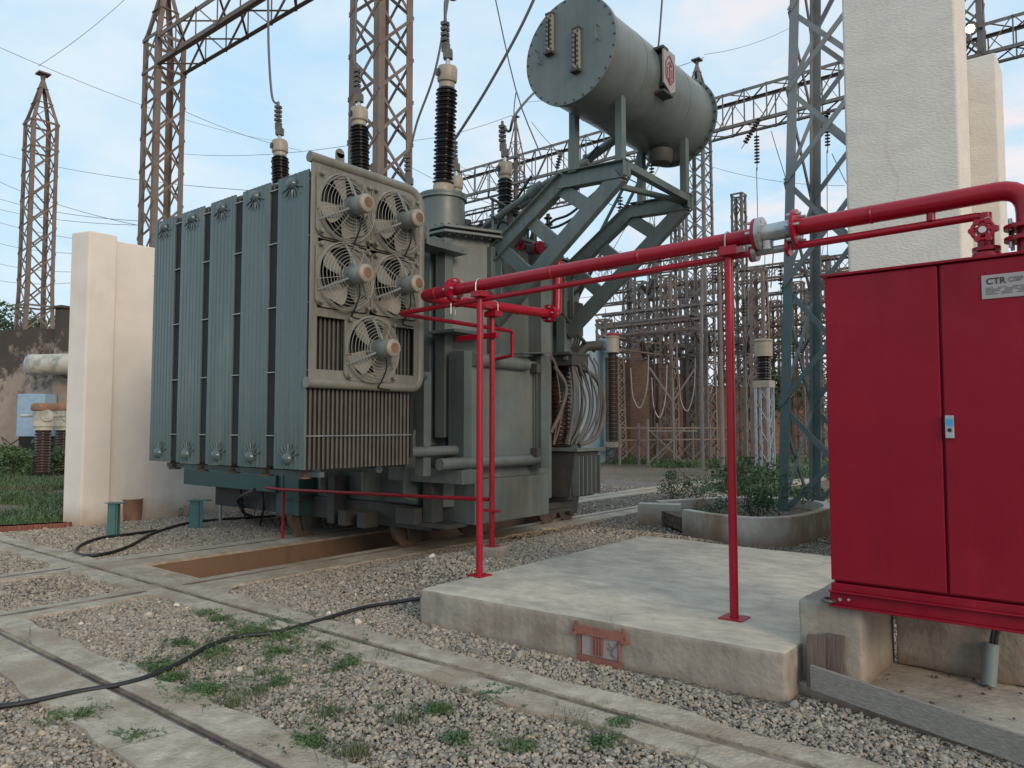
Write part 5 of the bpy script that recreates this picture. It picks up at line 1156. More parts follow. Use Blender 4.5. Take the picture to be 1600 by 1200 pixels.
def lattice_beam(name, label, p, q, hgt2, dep, m, panels, ch=.09, br=.045, group=None, cat='lattice beam'):
    p, q = Vector(p), Vector(q); d = (q-p).normalized(); s_ = Vector((0,0,1)).cross(d).normalized()*dep/2; u = Vector((0,0,hgt2/2))
    t = thing(name, label, cat, p.lerp(q, .5), group)
    c = MB(); cor = [s_+u, -s_+u, -s_-u, s_-u]
    for k in range(4): c.ang(p+cor[k], q+cor[k], ch, -cor[k]*Vector((1,1,0)) if False else (-s_ if k in (0,3) else s_), (-u if k < 2 else u))
    c.build('chords', m, t)
    b = MB()
    for i in range(panels):
        for k in range(4):
            a0, a1 = p.lerp(q, i/panels), p.lerp(q, (i+1)/panels); c0, c1 = cor[k], cor[(k+1) % 4]
            if i % 2: c0, c1 = c1, c0
            b.bar(a0+c0, a1+c1, br, br*.35)
            if k % 2: b.bar(a1+c1, a1+c0, br*.8, br*.3)
    b.build('bracing', m, t)
    return t
def zpx(y, D): return CAM_H+(665-y)/1170*D*1.0
def base_at(px, D): p = atD(px, 665, D); return (p.x, p.y, 0)
G1 = 'rusty gantry columns'
# left columns
b1 = base_at(48, 30); lattice_tower('lattice_tower', 'freestanding rusty lattice tower with a pointed top, beyond the old wall at the far left', b1, 1.05, .98, zpx(186, 30), M['towr'], 13, .15, .06, flare=(zpx(450, 30), .35), peak=zpx(103, 30)-zpx(186, 30))
GY = 11.7
c2 = onY(242, 665, GY); c3 = onY(590, 665, GY)
D2 = (c2-_C).dot(_H); D3 = (c3-_C).dot(_H)
zt2 = zpx(52, D2)
lattice_tower('lattice_tower', 'rusty lattice gantry column behind the left firewall, creeper dried on its edge', (c2.x, c2.y, 0), 1.02, .98, zt2, M['towr'], 13, .175, .07, peak=2.6)
lattice_tower('lattice_tower', 'rusty lattice gantry column rising behind the fans, between two tall bushings', (c3.x, c3.y, 0), 1.10, 1.06, zt2+.2, M['towr'], 14, .19, .075, peak=2.6)
lattice_beam('lattice_beam', 'rusty lattice beam spanning between the two gantry columns at the upper left', (c2.x+.5, GY, zt2-.55), (c3.x-.5, GY, zt2-.55), 1.0, 1.0, M['towr'], 8, .14, .065)
bp0 = atD(418, 30, D2*.62); bp0 = onY(418, 30, GY)
# the beam on the right with column T4
p4 = atD(1097, 665, 37); Y4 = p4.y; z4 = zpx(185, 37)
lattice_tower('lattice_tower', 'slender rusty lattice column with pointed top behind the rear end of the conservator', (p4.x, p4.y, 0), 1.15, 1.0, z4+1.2, M['towg'], 21, .15, .06, peak=zpx(80, 37)-z4-1.2)
pa, pb = onY(690, 300, Y4), onY(1445, 140, Y4)
lattice_beam('lattice_beam', 'long rusty lattice beam running behind the bushings to the pointed column', (pa.x, Y4, z4), (p4.x-.5, Y4, z4), 1.75, 1.2, M['towg'], 15, .15, .08)
lattice_beam('lattice_beam', 'rusty lattice beam continuing right from the pointed column behind the teal tower', (p4.x+.5, Y4, z4), (pb.x, Y4, z4), 1.75, 1.2, M['towg'], 9, .15, .08)
c_ = onY(806, 665, Y4); lattice_tower('lattice_tower', 'rusty lattice column with pointed top seen just right of the small bushing', (c_.x, c_.y, 0), .95, .8, z4+.8, M['towr'], 19, .12, .05, peak=2.7)
# big teal-footed tower on the right
b5 = (-3.54, 13.39)
lattice_tower('lattice_tower', 'big steel lattice tower with teal painted legs standing in the planter', (b5[0], b5[1], .1), 1.80, 1.12, 10.6, M['towt'], 5, .155, .085, zs=[0, 1.9, 3.9, 5.7, 7.3, 8.7, 10.6], lower=(3.9, M['towteal']))
tl = thing('lattice_tower', 'upper section of the teal-footed tower rising out of the top of the picture', 'lattice tower', (b5[0], b5[1], 8.2)) if False else None
b6 = base_at(1536, 19.5)
lattice_tower('lattice_tower', 'lattice column standing behind the tall firewall pillar at the upper right', b6, 1.0, .62, zpx(-60, 19.5), M['towg'], 18, .13, .05)
q0 = atD(1512, 70, 19.5); q1 = onY(1690, 40, b6[1])
zb_ = zpx(62, 19.5)
lattice_beam('lattice_beam', 'lattice beam crossing the top right corner beside the floodlight', (b6[0]-1.5, b6[1], zb_), (b6[0]+6, b6[1], zb_), .85, .8, M['towg'], 12, .09, .045)
# floodlight
fl = atD(1516, 45, 18.6)
FL = thing('floodlight', 'lit floodlight shining at the edge of the tall pillar, top right', 'floodlight', fl)
dirn = (_C-fl).normalized()
MB().lathe([(.10, 0), (.16, .06), (.18, .2)], fl-dirn*.12, dirn, 20).tube([fl, fl+Vector((0,0,-.3)), Vector((b6[0]-.1, b6[1]-.3, fl.z-.3))], .03, 8).build('housing', M['clamp'], FL)
MB().lathe([(.095, 0), (.095, .01)], fl+dirn*.082, dirn, 40).build('lamp_glass', M['lamp'], FL)

# lower switchyard behind: columns, beams, strings
GL = 'low switchyard columns'
cols = [(962, 34, 560, 0), (1003, 40, 440, 0), (1046, 36, 430, 0), (1062, 42, 330, 0), (1135, 44, 380, 0), (1160, 38, 300, 0), (1190, 33, 420, 0), (1292, 36, 400, 0), (1215, 45, 470, 0), (985, 45, 430, 1), (945, 37, 500, 0), (1026, 46, 395, 0), (1088, 39, 440, 1), (1178, 46, 450, 0), (1252, 44, 440, 0), (1275, 39, 455, 1)]
wl = ['left of the blue sheet', 'behind the post insulators', 'right of the hanging string', 'just left of the pointed column', 'behind the right red post', 'just right of the right red post', 'above the white current transformer', 'beside the cabinet edge', 'behind the teal tower leg', 'behind the brick wall', 'at the left end of the yard', 'among the looped conductors', 'right of the pointed column', 'behind the white current transformer', 'between the teal legs', 'just left of the cabinet']
for i, (px, D, yt, q) in enumerate(cols):
    lattice_tower('lattice_column', 'thin brown-grey lattice column in the far switchyard, '+wl[i], base_at(px, D), .75, .6, zpx(yt, D), M['towg'] if i % 2 else M['towr'], 12, .13, .062, cat='lattice column', group=GL)
GB = 'low switchyard beams'
def far_beam(xa, ya, xb, yb, D, hh, label, rev=False, k=10):
    a = atD((xa+xb)/2, 665, D); p, q = onY(xa, (ya+yb)/2, a.y), onY(xb, (ya+yb)/2, a.y)
    z = zpx((ya+yb)/2, D)
    return lattice_beam('low_beam', label, (p.x, a.y, z), (q.x, a.y, z), hh, .7, M['towr'] if k % 2 else M['towg'], k, .10, .055, GB, 'lattice beam')
far_beam(935, 470, 1140, 440, 40, .75, 'upper far switchyard beam seen under the thin red pipe', k=13)
far_beam(935, 500, 1140, 480, 36, .6, 'middle far switchyard beam seen between the bracket and the right red post', k=12)
far_beam(950, 545, 1300, 505, 45, .75, 'lowest long far switchyard beam with insulators above the brick wall', k=21)
far_beam(1150, 430, 1330, 410, 34, .7, 'far switchyard beam crossing behind the teal tower at the thin pipe height', k=9)
far_beam(1150, 475, 1330, 455, 40, .8, 'far switchyard beam crossing behind the teal tower above the white insulator', k=10)
far_beam(1170, 500, 1300, 520, 48, .9, 'small far switchyard beam between the two teal legs', k=7)
far_beam(930, 425, 1150, 400, 44, .8, 'highest far switchyard beam under the main red pipe', k=13)
far_beam(940, 520, 1100, 505, 33, .5, 'thin near beam at the height of the hanging short insulators', k=11)
far_beam(955, 555, 1150, 545, 40, .5, 'dark thin beam just above the brick wall', k=12)
far_beam(1140, 545, 1310, 540, 42, .5, 'thin beam behind the white current transformer', k=10)
far_beam(700, 345, 900, 300, 46, .9, 'lower far beam seen behind the small bushing', k=11)
# a beam running away from the viewer
a = atD(950, 665, 33); z = zpx(535, 33)
lattice_beam('low_beam', 'brown lattice beam running away above the blue sheet', (a.x, a.y, z), (a.x+.6, a.y+12, z), .6, .6, M['towr'], 10, .07, .04, GB)
# insulator strings: one prototype at the origin, then copies
def make_string(n, r=.127, pitch=.15):
    t = thing('insulator_string', 'x', 'insulator', (0,0,0), 'insulator strings hanging in the switchyard')
    m = MB()
    for i in range(n):
        z = -.25-pitch*i; m.lathe([(.03, .05), (.045, .03), (r, -.01), (r*.98, -.03), (.04, -.035), (.02, -.08)], (0,0,z), n=14)
    m.build('discs', M['porcb'], t, smooth=True)
    MB().tube([(0,0,0), (0,0,-.25)], .02, 6).tube([(0,0,-.25-pitch*n+.08), (0,0,-.5-pitch*n)], .02, 6).build('fittings', M['clamp'], t)
    return t
S9 = make_string(9); S5 = make_string(6)
used = set()
def string(px, py, D, kind, label, tilt=0.0, tdir=0.0):
    src = S9 if kind == 9 else S5
    p = atD(px, py, D)
    o = src if src.name not in used else copy_tree(src, p)
    used.add(src.name); o.location = p; o.rotation_euler = (tilt*math.cos(tdir), tilt*math.sin(tdir), 0)
    o['label'] = label; o['category'] = 'insulator'; o['group'] = 'insulator strings hanging in the switchyard'
    return o
string(1182, 205, 34, 9, 'hanging disc insulator string below the lattice beam, left of the teal tower')
string(1190, 180, 34, 9, 'slanting disc insulator string beside the hanging one, left of the teal tower', .55, 2.2)
string(1292, 178, 34, 9, 'hanging disc insulator string between the teal tower and the tall pillar')
string(1300, 165, 34, 9, 'slanting disc insulator string between the teal tower and the tall pillar', .5, 2.2)
string(1018, 235, 34, 9, 'hanging disc insulator string under the rear of the conservator')
string(969, 300, 34, 5, 'small disc insulator string in the gap of the front bracket')
string(1162, 460, 36, 5, 'short disc insulator string hanging right of the right red post')
string(1010, 478, 38, 5, 'short disc insulator string left of the far columns')
string(1252, 505, 40, 5, 'disc insulator string between the two teal legs, above')
string(1251, 535, 42, 5, 'disc insulator string between the two teal legs, lower down')
string(1195, 497, 38, 5, 'slanted insulator string reaching left from the column by the white transformer', 1.15, 2.4)
string(1025, 430, 36, 5, 'dark slanted insulator string under the thin red pipe, right one', 1.0, 1.0)
string(1000, 445, 38, 5, 'dark slanted insulator string under the thin red pipe, left one', 1.0, -2.0)
string(1115, 500, 38, 5, 'insulator string hanging against the pointed column foot')
string(878, 232, 35, 5, 'insulator string on the long beam left of the conservator leg', .9, 1.0)
string(1160, 400, 30, 5, 'dark slanted insulator string just right of the right red post top', .9, 1.2)
string(1280, 400, 33, 5, 'dark slanted insulator string left of the pillar, under the thin pipe', .9, 1.2)
# rows of post insulators above the brick
ip = thing('post_insulator', 'x', 'insulator', (0,0,0))
MB().lathe(sheds(.9, .06, .13, .1), (0,0,.1), n=12).build('sheds', M['porcb'], ip, smooth=True)
MB().lathe([(.09, 0), (.09, .1)], (0,0,0), n=10).lathe([(.08, 1.0), (.08, 1.1), (.03, 1.15)], (0,0,0), n=10).build('fittings', M['clamp'], ip)
GP = 'post insulators standing along the far switchyard'
first = True
for i in range(16):
    px = 945+i*15+random.uniform(-4, 4); D = 37+random.uniform(-2, 4); py = 545+random.uniform(-14, 22)
    p = atD(px, py, D)
    if first: o = ip; o.location = p; first = False
    else: o = copy_tree(ip, p)
    o['label'] = 'brown ribbed post insulator standing among the far switchyard steelwork above the brick wall'; o['group'] = GP
    o.rotation_euler = (random.uniform(-.5, .5), random.uniform(-.5, .5), 0)
hr = random.Random(77)
for i in range(26):
    px = hr.uniform(945, 1300); py = hr.choice((415, 455, 490, 520, 545))+hr.uniform(-8, 8)
    string(px, py, hr.uniform(33, 44), 5, 'dark disc insulator string tangled among the far switchyard steelwork', hr.choice((0, 0, .5, .9, 1.3)), hr.uniform(0, 6.28))
# wires and droppers among the far steelwork
def wire(p, q, s_, r, label, name='overhead_wire', group=None):
    return tag(MB().tube(sag(p, q, s_), r, 5).build(name, M['wire'], origin=p), label, 'wire', group)
GWD = 'thin wires hanging through the far switchyard'
rr = random.Random(11)
def dl_(x0, y0, x1, y1, D, r=.018):
    wire(atD(x0, y0, D), atD(x1, y1, D+.5), .05, r, 'thin grey wire strung through the far switchyard steelwork', 'yard_wire', GWD)
for _ in range(40):
    xa = rr.uniform(935, 1300); ya = rr.uniform(380, 600); up = rr.random() < .5
    dl_(xa, ya, xa+(rr.uniform(-8, 8) if up else rr.uniform(-110, 110)), ya+(rr.uniform(50, 140) if up else rr.uniform(-45, 45)), rr.uniform(33, 44), rr.choice((.014, .02, .03)))
for x0, y0, x1, y1, D in ((1182, 262, 1184, 345, 34), (1292, 235, 1293, 420, 34), (1018, 290, 1010, 470, 34), (1162, 505, 1168, 590, 36), (1010, 520, 1006, 610, 38), (1023, 300, 1023, 690, 33), (1000, 262, 1040, 420, 36), (945, 315, 1120, 395, 36), (1030, 260, 935, 430, 38), (1150, 510, 1200, 570, 36), (1120, 540, 1200, 560, 40), (1120, 562, 1200, 552, 41), (1130, 575, 1200, 572, 40), (1125, 590, 1200, 545, 42), (980, 480, 1005, 540, 37), (1195, 360, 1195, 530, 33), (1140, 470, 1215, 620, 34), (955, 330, 900, 480, 36), (1205, 205, 1235, 300, 33), (1300, 240, 1330, 300, 33), (1035, 520, 1030, 690, 38), (1080, 540, 1075, 700, 38)): dl_(x0, y0, x1, y1, D)
# curved dropper conductors hanging before the brick wall
for i, (xs_, ys_, D, dr_) in enumerate(((985, 575, 34, 26), (1018, 590, 35, 22), (1060, 580, 36, 24), (1095, 560, 37, 20))):
    pts_c = spline([atD(xs_, ys_, D), atD(xs_+dr_*.15, ys_+45, D), atD(xs_+dr_*.6, ys_+62, D), atD(xs_+dr_, ys_+30, D), atD(xs_+dr_*1.1, ys_-20, D)], 6)
    tag(MB().tube(pts_c, .03, 6).build('jumper_cable', M['alu'], origin=pts_c[0]), 'looped grey conductor hanging in front of the brick wall', 'conductor', 'looped conductors in front of the brick wall')
# white wood and concrete posts with cross frames
for i, (px, yb_, yt_) in enumerate(((1012, 728, 655), (1052, 725, 595), (1097, 732, 420), (1128, 742, 430), (965, 700, 640))):
    D = CAM_H*1170/(yb_-665); p = atD(px, 665, D); p.z = 0
    fr_ = ['short pale post at the left in front of the brick wall', 'pale forked post in front of the brick wall', 'tall pale post leaning slightly, left of the right red post', 'tall brownish post close behind the right red post', 'short pale post beside the blue sheet'][i]
    h_ = zpx(yt_, D)
    t = thing('yard_post', fr_, 'post', p, 'pale posts in the switchyard')
    m = MB().tube([p, p+Vector((0,0,h_*.5)), p+Vector((.08 if i == 2 else 0, 0, h_))], [.085, .075, .06] if i > 1 else [.06]*3, 8); m.build('shaft', M['towg'] if i != 3 else M['towr'], t)
    if i == 1: MB().bar(p+Vector((0,0,h_*.75)), p+Vector((.9,.4,h_+.6)), .07).bar(p+Vector((0,0,h_*.75)), p+Vector((-.9,-.4,h_+.6)), .07).build('fork', M['towg'], t)
    if i in (0, 4): MB().bar(p+Vector((0,0,.1)), p+Vector((1.2,.9,h_*.8)), .05).bar(p+Vector((1.2,.9,.1)), p+Vector((0,0,h_*.8)), .05).bar(p+Vector((0,0,h_*.75)), p+Vector((1.6,1.2,h_*.75)), .06).build('cross_frame', M['towg'], t)
fa, fb = atD(968, 665, 31), atD(1135, 665, 33.5); fa.z = fb.z = 0
FRM = thing('braced_frame', 'low row of pale posts with rusty cross braces standing before the brick wall', 'steel frame', fa)
fm = MB(); fm2 = MB(); NP = 7
for i in range(NP):
    q = fa.lerp(fb, i/(NP-1)); fm2.bar(q, q+Vector((0,0,1.75)), .08)
    if i < NP-1:
        q2 = fa.lerp(fb, (i+1)/(NP-1)); fm.bar(q+Vector((0,0,.2)), q2+Vector((0,0,1.0)), .06, .02); fm.bar(q+Vector((0,0,1.0)), q2+Vector((0,0,.2)), .06, .02)
for z in (1.05, 1.55): fm.bar(fa+Vector((0,0,z)), fb+Vector((0,0,z)), .08, .06)
fm2.cuts = fm2.cuts[:1]; fm2.build('posts', M['towg'], FRM); fm.build('braces', M['towr'], FRM)
# current transformers
def ct(px, D, ytop, ycap, yins, ybase, label, stand=True, r=.3):
    p = atD(px, 665, D); p.z = 0
    Z = [zpx(v, D) for v in (ytop, ycap, yins, ybase)]
    t = thing('current_transformer', label, 'current transformer', p, 'current transformers in the yard')
    MB().lathe([(r*1.05, 0), (r*1.12, .06), (r*1.0, .1)], (p.x, p.y, Z[0]-.12), n=20).lathe([(r, 0), (r, Z[0]-Z[1]-.12)], (p.x, p.y, Z[1]), n=20).build('head_tank', M['cream'], t, smooth=True)
    MB().lathe(sheds(Z[1]-Z[2], r*.6, r*.82, .09), (p.x, p.y, Z[2]), n=20).build('insulator_column', M['porcb'] if not stand else M['porc'], t, smooth=True)
    MB().cbox((p.x, p.y, Z[2]-.12), (r*1.9, r*1.9, .24)).build('base_box', M['cream'], t)
    if stand:
        s_ = MB(); hs_ = Z[2]-.24; w2 = r*.75
        cr = [(-w2,-w2),(w2,-w2),(w2,w2),(-w2,w2)]
        for k in range(4):
            a_, b_ = cr[k], cr[(k+1) % 4]
            s_.bar((p.x+a_[0], p.y+a_[1], 0), (p.x+a_[0], p.y+a_[1], hs_), .07)
            for j in range(4): s_.bar((p.x+a_[0], p.y+a_[1], hs_*j/4), (p.x+b_[0], p.y+b_[1], hs_*(j+1)/4), .04, .015)
        s_.build('lattice_stand', M['galv'], t)
    return t
ct(1195, 26, 529, 557, 595, 605, 'white-capped current transformer on a pale lattice stand beside the teal tower leg')
ct(958, 33, 524, 551, 690, 700, 'tall post insulator with white head and red lid by the blue sheet', stand=False, r=.29)
pz = atD(958, 665, 33); 
tag(MB().lathe([(.31, 0), (.31, .07), (.27, .1)], (pz.x, pz.y, zpx(524, 33)+.0), n=18).build('red_lid', M['red'], origin=(pz.x, pz.y, 0)), 'red lid on the white-headed insulator by the blue sheet', 'lid')
# blue corrugated sheet shed
p0, p1 = atD(898, 665, 32), atD(957, 665, 34.5)
cb = MB(); n_ = 40; h0, h1 = zpx(560, 33), zpx(515, 34.5)
vs = []; d = (p1-p0); d.z = 0; nv = Vector((d.y, -d.x, 0)).normalized()
for i in range(n_+1):
    q = p0+d*(i/n_)+nv*(.06 if i % 2 else 0); vs += [(q.x, q.y, 0), (q.x, q.y, h0+(h1-h0)*i/n_)]
fs = [(2*i, 2*i+2, 2*i+3, 2*i+1) for i in range(n_)]
cb.add(vs, fs)
SH = thing('corrugated_fence', 'blue-grey corrugated metal sheet fence standing beyond the hanging cables', 'metal fence', (p0.x, p0.y, 0))
q = cb.build('sheet', M['bluesheet'], SH); sd = q.modifiers.new('thick', 'SOLIDIFY'); sd.thickness = .02
MB().box((p1.x-.06, p1.y-.06, 0), (p1.x+.1, p1.y+.1, h1+.05)).build('end_post', M['bluesheet'], SH)
# brick wall, far
pa, pb = atD(955, 665, 39), atD(1320, 665, 47)
d = (pb-pa); d.z = 0; L = d.length; d.normalize(); nv = Vector((d.y, -d.x, 0))
BW = thing('brick_wall', 'long old brown brick wall closing the yard behind the far columns', 'brick wall', (pa.x, pa.y, 0))
def wallseg(t0, t1, th, z1, name='wall'):
    a_, b_ = pa+d*t0, pa+d*t1; poly = [a_, b_, b_-nv*th, a_-nv*th]
    m = MB().prism([(v.x, v.y, -.1) for v in poly], (0,0,z1+.1))
    ob = m.build(name, M['brick'], BW); return ob
wallseg(0, L*.2, .4, 5.0); wallseg(L*.2, L*.36, .4, 4.5); wallseg(L*.36, L*.62, .35, 3.9); wallseg(L*.62, L, .35, 2.6)
# brick piers
for px, D, y0_, w_ in ((1003, 37, 545, .9), (1042, 38, 568, .7), (1078, 38.5, 560, .6), (966, 36, 560, .6)):
    p = atD(px, 665, D)
    k = ['standing behind the looped conductors', 'in the middle of the far yard', 'beside the pointed column', 'right of the white-headed insulator'][[1003, 1042, 1078, 966].index(px)]
    o = MB().cbox((p.x, p.y, zpx(y0_, D)/2), (w_, w_, zpx(y0_, D)), .3).build('brick_pier', M['brick'], origin=(p.x, p.y, 0)); tag(o, 'tall dark brick pier '+k, 'brick pier', 'brick piers')
# old wall far left
W0, W1 = atD(-160, 665, 30), atD(92, 665, 28.5)
d = (W1-W0); d.z = 0; d.normalize(); nv = Vector((-d.y, d.x, 0))
OW = thing('old_wall', 'old plastered boundary wall blackened with mould along its top, far left', 'wall', (W0.x, W0.y, 0))
zt = zpx(514, 29)
m = MB(); k = 30; rr = random.Random(2)
zs_ = [zt+rr.uniform(-.06, .06) for _ in range(k+1)]
for i in range(k):
    a_, b_ = W0.lerp(W1, i/k), W0.lerp(W1, (i+1)/k); za_, zb2 = zs_[i], zs_[i+1]
    A = [(a_.x, a_.y, -.1), (b_.x, b_.y, -.1), (b_.x, b_.y, zb2), (a_.x, a_.y, za_)]; B = [(Vector(v)+nv*.35) for v in A]
    m.add(A+B, [(0,1,2,3), (4,7,6,5), (3,2,6,7), (0,4,5,1)])
m.build('wall', M['oldwall'], OW)
P_ = atD(94, 665, 27.6)
MB().cbox((P_.x, P_.y, zpx(482, 27.6)/2), (.42, .42, zpx(482, 27.6)), .2).cbox((P_.x, P_.y, zpx(482, 27.6)+.05), (.6, .6, .1), .2).build('pillar', M['oldwall'], OW, bevel=.02)
# horizontal tank on the wall, old bushings, pale blue box
c = atD(52, 570, 27); c2_ = c+d*2.2
q = thing('enamel_tank', 'weathered cream cylinder tank lying high against the old wall', 'tank', c)
MB().lathe([(.38, 0), (.38, 2.2)], c, d, 28).build('shell', M['mould'], q, smooth=True)
MB().lathe([(.40, -.03), (.40, .04)], c, d, 28).lathe([(.33, -.06), (.33, -.03)], c, d, 28).build('end_ring', M['bluebox'], q, smooth=True)
MB().bar(c+d*1.2+Vector((0,0,-.42)), c+d*1.2+nv*.8+Vector((0,0,-.5)), .1).bar(c+d*2+Vector((0,0,-.42)), c+d*2+nv*.8+Vector((0,0,-.5)), .1).build('bracket', M['under'], q)
p = atD(57, 665, 27)
q = thing('switch_box', 'pale blue weathered metal box with dark base, behind the old bushing', 'box', (p.x, p.y, 0))
MB().cbox((p.x, p.y, (zpx(616, 27)+zpx(682, 27))/2), (1.0, .7, zpx(616, 27)-zpx(682, 27)), .65).build('body', M['bluebox'], q, bevel=.03)
MB().cbox((p.x, p.y, zpx(682, 27)/2), (.85, .6, zpx(682, 27)), .65).build('base', M['dark'], q)
for px, D, lab in ((68, 24.5, 'old brown ribbed bushing with rusty red cap and round port, left of the firewall'), (100, 26, 'old bushing with rusty red cap half hidden by the firewall edge')):
    p = atD(px, 665, D)
    t = thing('old_bushing', lab, 'bushing', (p.x, p.y, 0), 'old bushings stored at the wall')
    z0_, z1_, z2_ = .1, zpx(672, D), zpx(632, D)
    MB().lathe(sheds(z1_-z0_, .21, .26, .085), (p.x, p.y, z0_), n=22).build('porcelain', M['porcb'], t, smooth=True)
    MB().lathe([(.27, 0), (.27, .1), (.31, .12), (.31, z2_-z1_-.2)], (p.x, p.y, z1_), n=22).build('head', M['mould'], t, smooth=True)
    MB().lathe([(.36, 0), (.38, .04), (.36, .18), (.3, .24)], (p.x, p.y, z2_-.2), n=22).build('cap', M['rust'], t, smooth=True)
    dd = (_C-p); dd.z = 0; dd.normalize(); dd = dd+_R*.35
    MB().lathe([(.15, 0), (.19, .03), (.19, .09), (.09, .1)], Vector((p.x, p.y, (z1_+z2_)/2+.05))+dd.normalized()*.28, dd, 18).tube([Vector((p.x, p.y, (z1_+z2_)/2+.05))-_R*.75, Vector((p.x, p.y, (z1_+z2_)/2+.05))+_R*.7], .05, 8).build('port', M['mould'], t, smooth=True)

# ------------------------------------------------------------------ conductors overhead
def conductor(pts, r, label, n=8):
    sp = spline(pts, n); return tag(MB().tube(sp, r, 6).build('overhead_conductor', M['wire'], smooth=True, origin=pts[0]), label, 'conductor')
conductor([HVT[0], HVT[0]+Vector((.02,0,.3)), onY(715, -10, YH+.1), onY(718, -120, YH+.2)], .022, 'thick conductor rising straight up from the tallest leaning bushing')
conductor([HVT[1], onY(552, 90, YH), onY(556, 20, YH+.1), onY(560, -120, YH+.2)], .02, 'thick conductor rising from the middle tall bushing in front of the lattice column')
conductor([HVT[2], onY(425, 150, YH), onY(420, 80, YH), onY(419, 10, YH), onY(418, -120, YH)], .02, 'thick conductor rising from the left bushing past the lattice beam')
conductor([LVT[2], onY(640, 240, YL), onY(652, 190, YL), onY(680, 110, YL), onY(700, 0, YL), onY(712, -100, YL)], .02, 'curved conductor sweeping up from the hidden bushing behind the fans')
conductor([LVT[1], onY(719, 205, YL), onY(760, 140, YL), onY(815, 40, YL), onY(860, -60, YL)], .024, 'thick conductor slanting up to the right behind the tallest bushing')
conductor([LVT[0], onY(796, 205, YL), onY(806, 178, YL), onY(842, 138, YL+1.2), onY(890, 100, YL+4.5)], .022, 'conductor bending from the small right bushing towards the conservator')
conductor([onY(768, -30, 14), onY(806, 140, 14), onY(846, 245, 14)], .018, 'thin dark conductor descending steeply left of the conservator', 4)
conductor([onY(806, 145, 14), onY(803, 180, 14), onY(808, 235, 14)], .014, 'short dropper from the thin dark conductor to the pointed column', 4)
conductor([atD(1036, -20, 20), atD(1030, 60, 20), atD(1026, 92, 20)], .03, 'conductor coming straight down behind the conservator top', 4)
k = 0
for x0, y0, x1, y1, D0, D1, s_ in ((60, 103, 215, -20, 30, 34, .2), (-10, 70, 430, 220, 30, 60, .6), (-10, 238, 430, 300, 60, 40, .5), (-10, 345, 225, 385, 60, 42, .3), (-10, 325, 225, 352, 60, 42, .3), (-10, 308, 215, 345, 55, 40, .3),
    (-10, 280, 215, 352, 55, 40, .3), (-10, 378, 120, 396, 60, 50, .2), (-10, 410, 120, 425, 60, 50, .2), (-10, 437, 110, 442, 60, 55, .2), (280, 240, 560, 225, 60, 45, .4), (280, 170, 470, 235, 50, 60, .3),
    (640, 220, 800, 180, 60, 50, .3), (820, 160, 1100, 90, 60, 37, .4), (1100, 85, 1250, 35, 37, 40, .3), (640, 260, 800, 330, 50, 45, .2), (700, 250, 860, 320, 60, 55, .2), (1110, 260, 1320, 290, 60, 50, .4), (830, 190, 900, 260, 40, 40, .2)):
    k += 1
    wire(atD(x0, y0, D0), atD(x1, y1, D1), s_, .011 if D0 < 40 else .016, 'thin overhead line crossing the pale sky', 'overhead_wire', 'thin overhead lines across the sky')

# ------------------------------------------------------------------ vegetation
def leaf_cluster(m, c, r, n, size, rr, flat=.7, up=.3):
    for _ in range(n):
        while True:
            v = Vector((rr.uniform(-1, 1), rr.uniform(-1, 1), rr.uniform(-1, 1)))
            if v.length < 1: break
        p = Vector(c)+Vector((v.x*r, v.y*r, v.z*r*flat))
        a = Vector((rr.gauss(0, 1), rr.gauss(0, 1), rr.gauss(up, .8))).normalized(); b = a.cross(Vector((rr.gauss(0,1), rr.gauss(0,1), rr.gauss(0,1)))).normalized()
        s_ = size*rr.uniform(.6, 1.4)
        m.add([p-a*s_, p+b*s_*.38, p+a*s_, p-b*s_*.38], [(0,1,2,3)])
def tuft(m, x, y, z, n, hh, rr, spread=.06, wd=.005):
    for _ in range(n):
        a = rr.uniform(0, 6.283); q = Vector((x+rr.gauss(0, spread*.5), y+rr.gauss(0, spread*.5), z)); d = Vector((math.cos(a), math.sin(a), 0)); h_ = hh*rr.uniform(.5, 1.2); l = rr.uniform(.2, .9)*h_
        s_ = Vector((-d.y, d.x, 0))*wd
        m.add([q-s_, q+s_, q+d*l*.4+Vector((0,0,h_*.7))+s_*.7, q+d*l*.4+Vector((0,0,h_*.7))-s_*.7, q+d*l+Vector((0,0,h_*.85))], [(0,1,2,3), (3,2,4)])
rr = random.Random(21)
wm = MB(); gm = MB()
weeds = [(395, 990, 30, 10, 0), (420, 978, 40, 10, 0), (440, 995, 40, 10, 0), (470, 992, 30, 8, 0), (520, 1012, 26, 5, 0), (250, 1045, 22, 9, 0), (268, 1063, 15, 6, 0), (335, 1022, 22, 6, 0), (350, 1030, 22, 6, 1), (300, 1085, 30, 7, 0), (325, 1082, 20, 6, 0), (540, 1040, 22, 5, 0), (600, 1030, 16, 6, 1), (410, 1055, 26, 5, 1), (435, 1022, 22, 5, 0),
         (130, 1125, 22, 8, 0), (215, 1158, 16, 4, 0), (480, 1165, 26, 8, 0), (512, 1118, 15, 8, 1), (375, 1095, 24, 7, 1), (400, 1085, 22, 6, 1), (360, 1108, 16, 6, 1), (630, 1130, 16, 7, 1), (680, 1112, 18, 6, 0), (780, 1085, 26, 5, 0), (905, 1125, 22, 6, 1), (968, 1138, 22, 7, 0), (550, 1180, 18, 9, 1), (715, 1160, 12, 4, 0), (820, 1170, 12, 4, 0), (940, 1165, 10, 4, 0), (325, 962, 14, 4, 0), (345, 970, 14, 4, 0), (560, 1185, 22, 7, 1), (435, 1070, 16, 4, 0), (285, 1008, 12, 4, 0)]
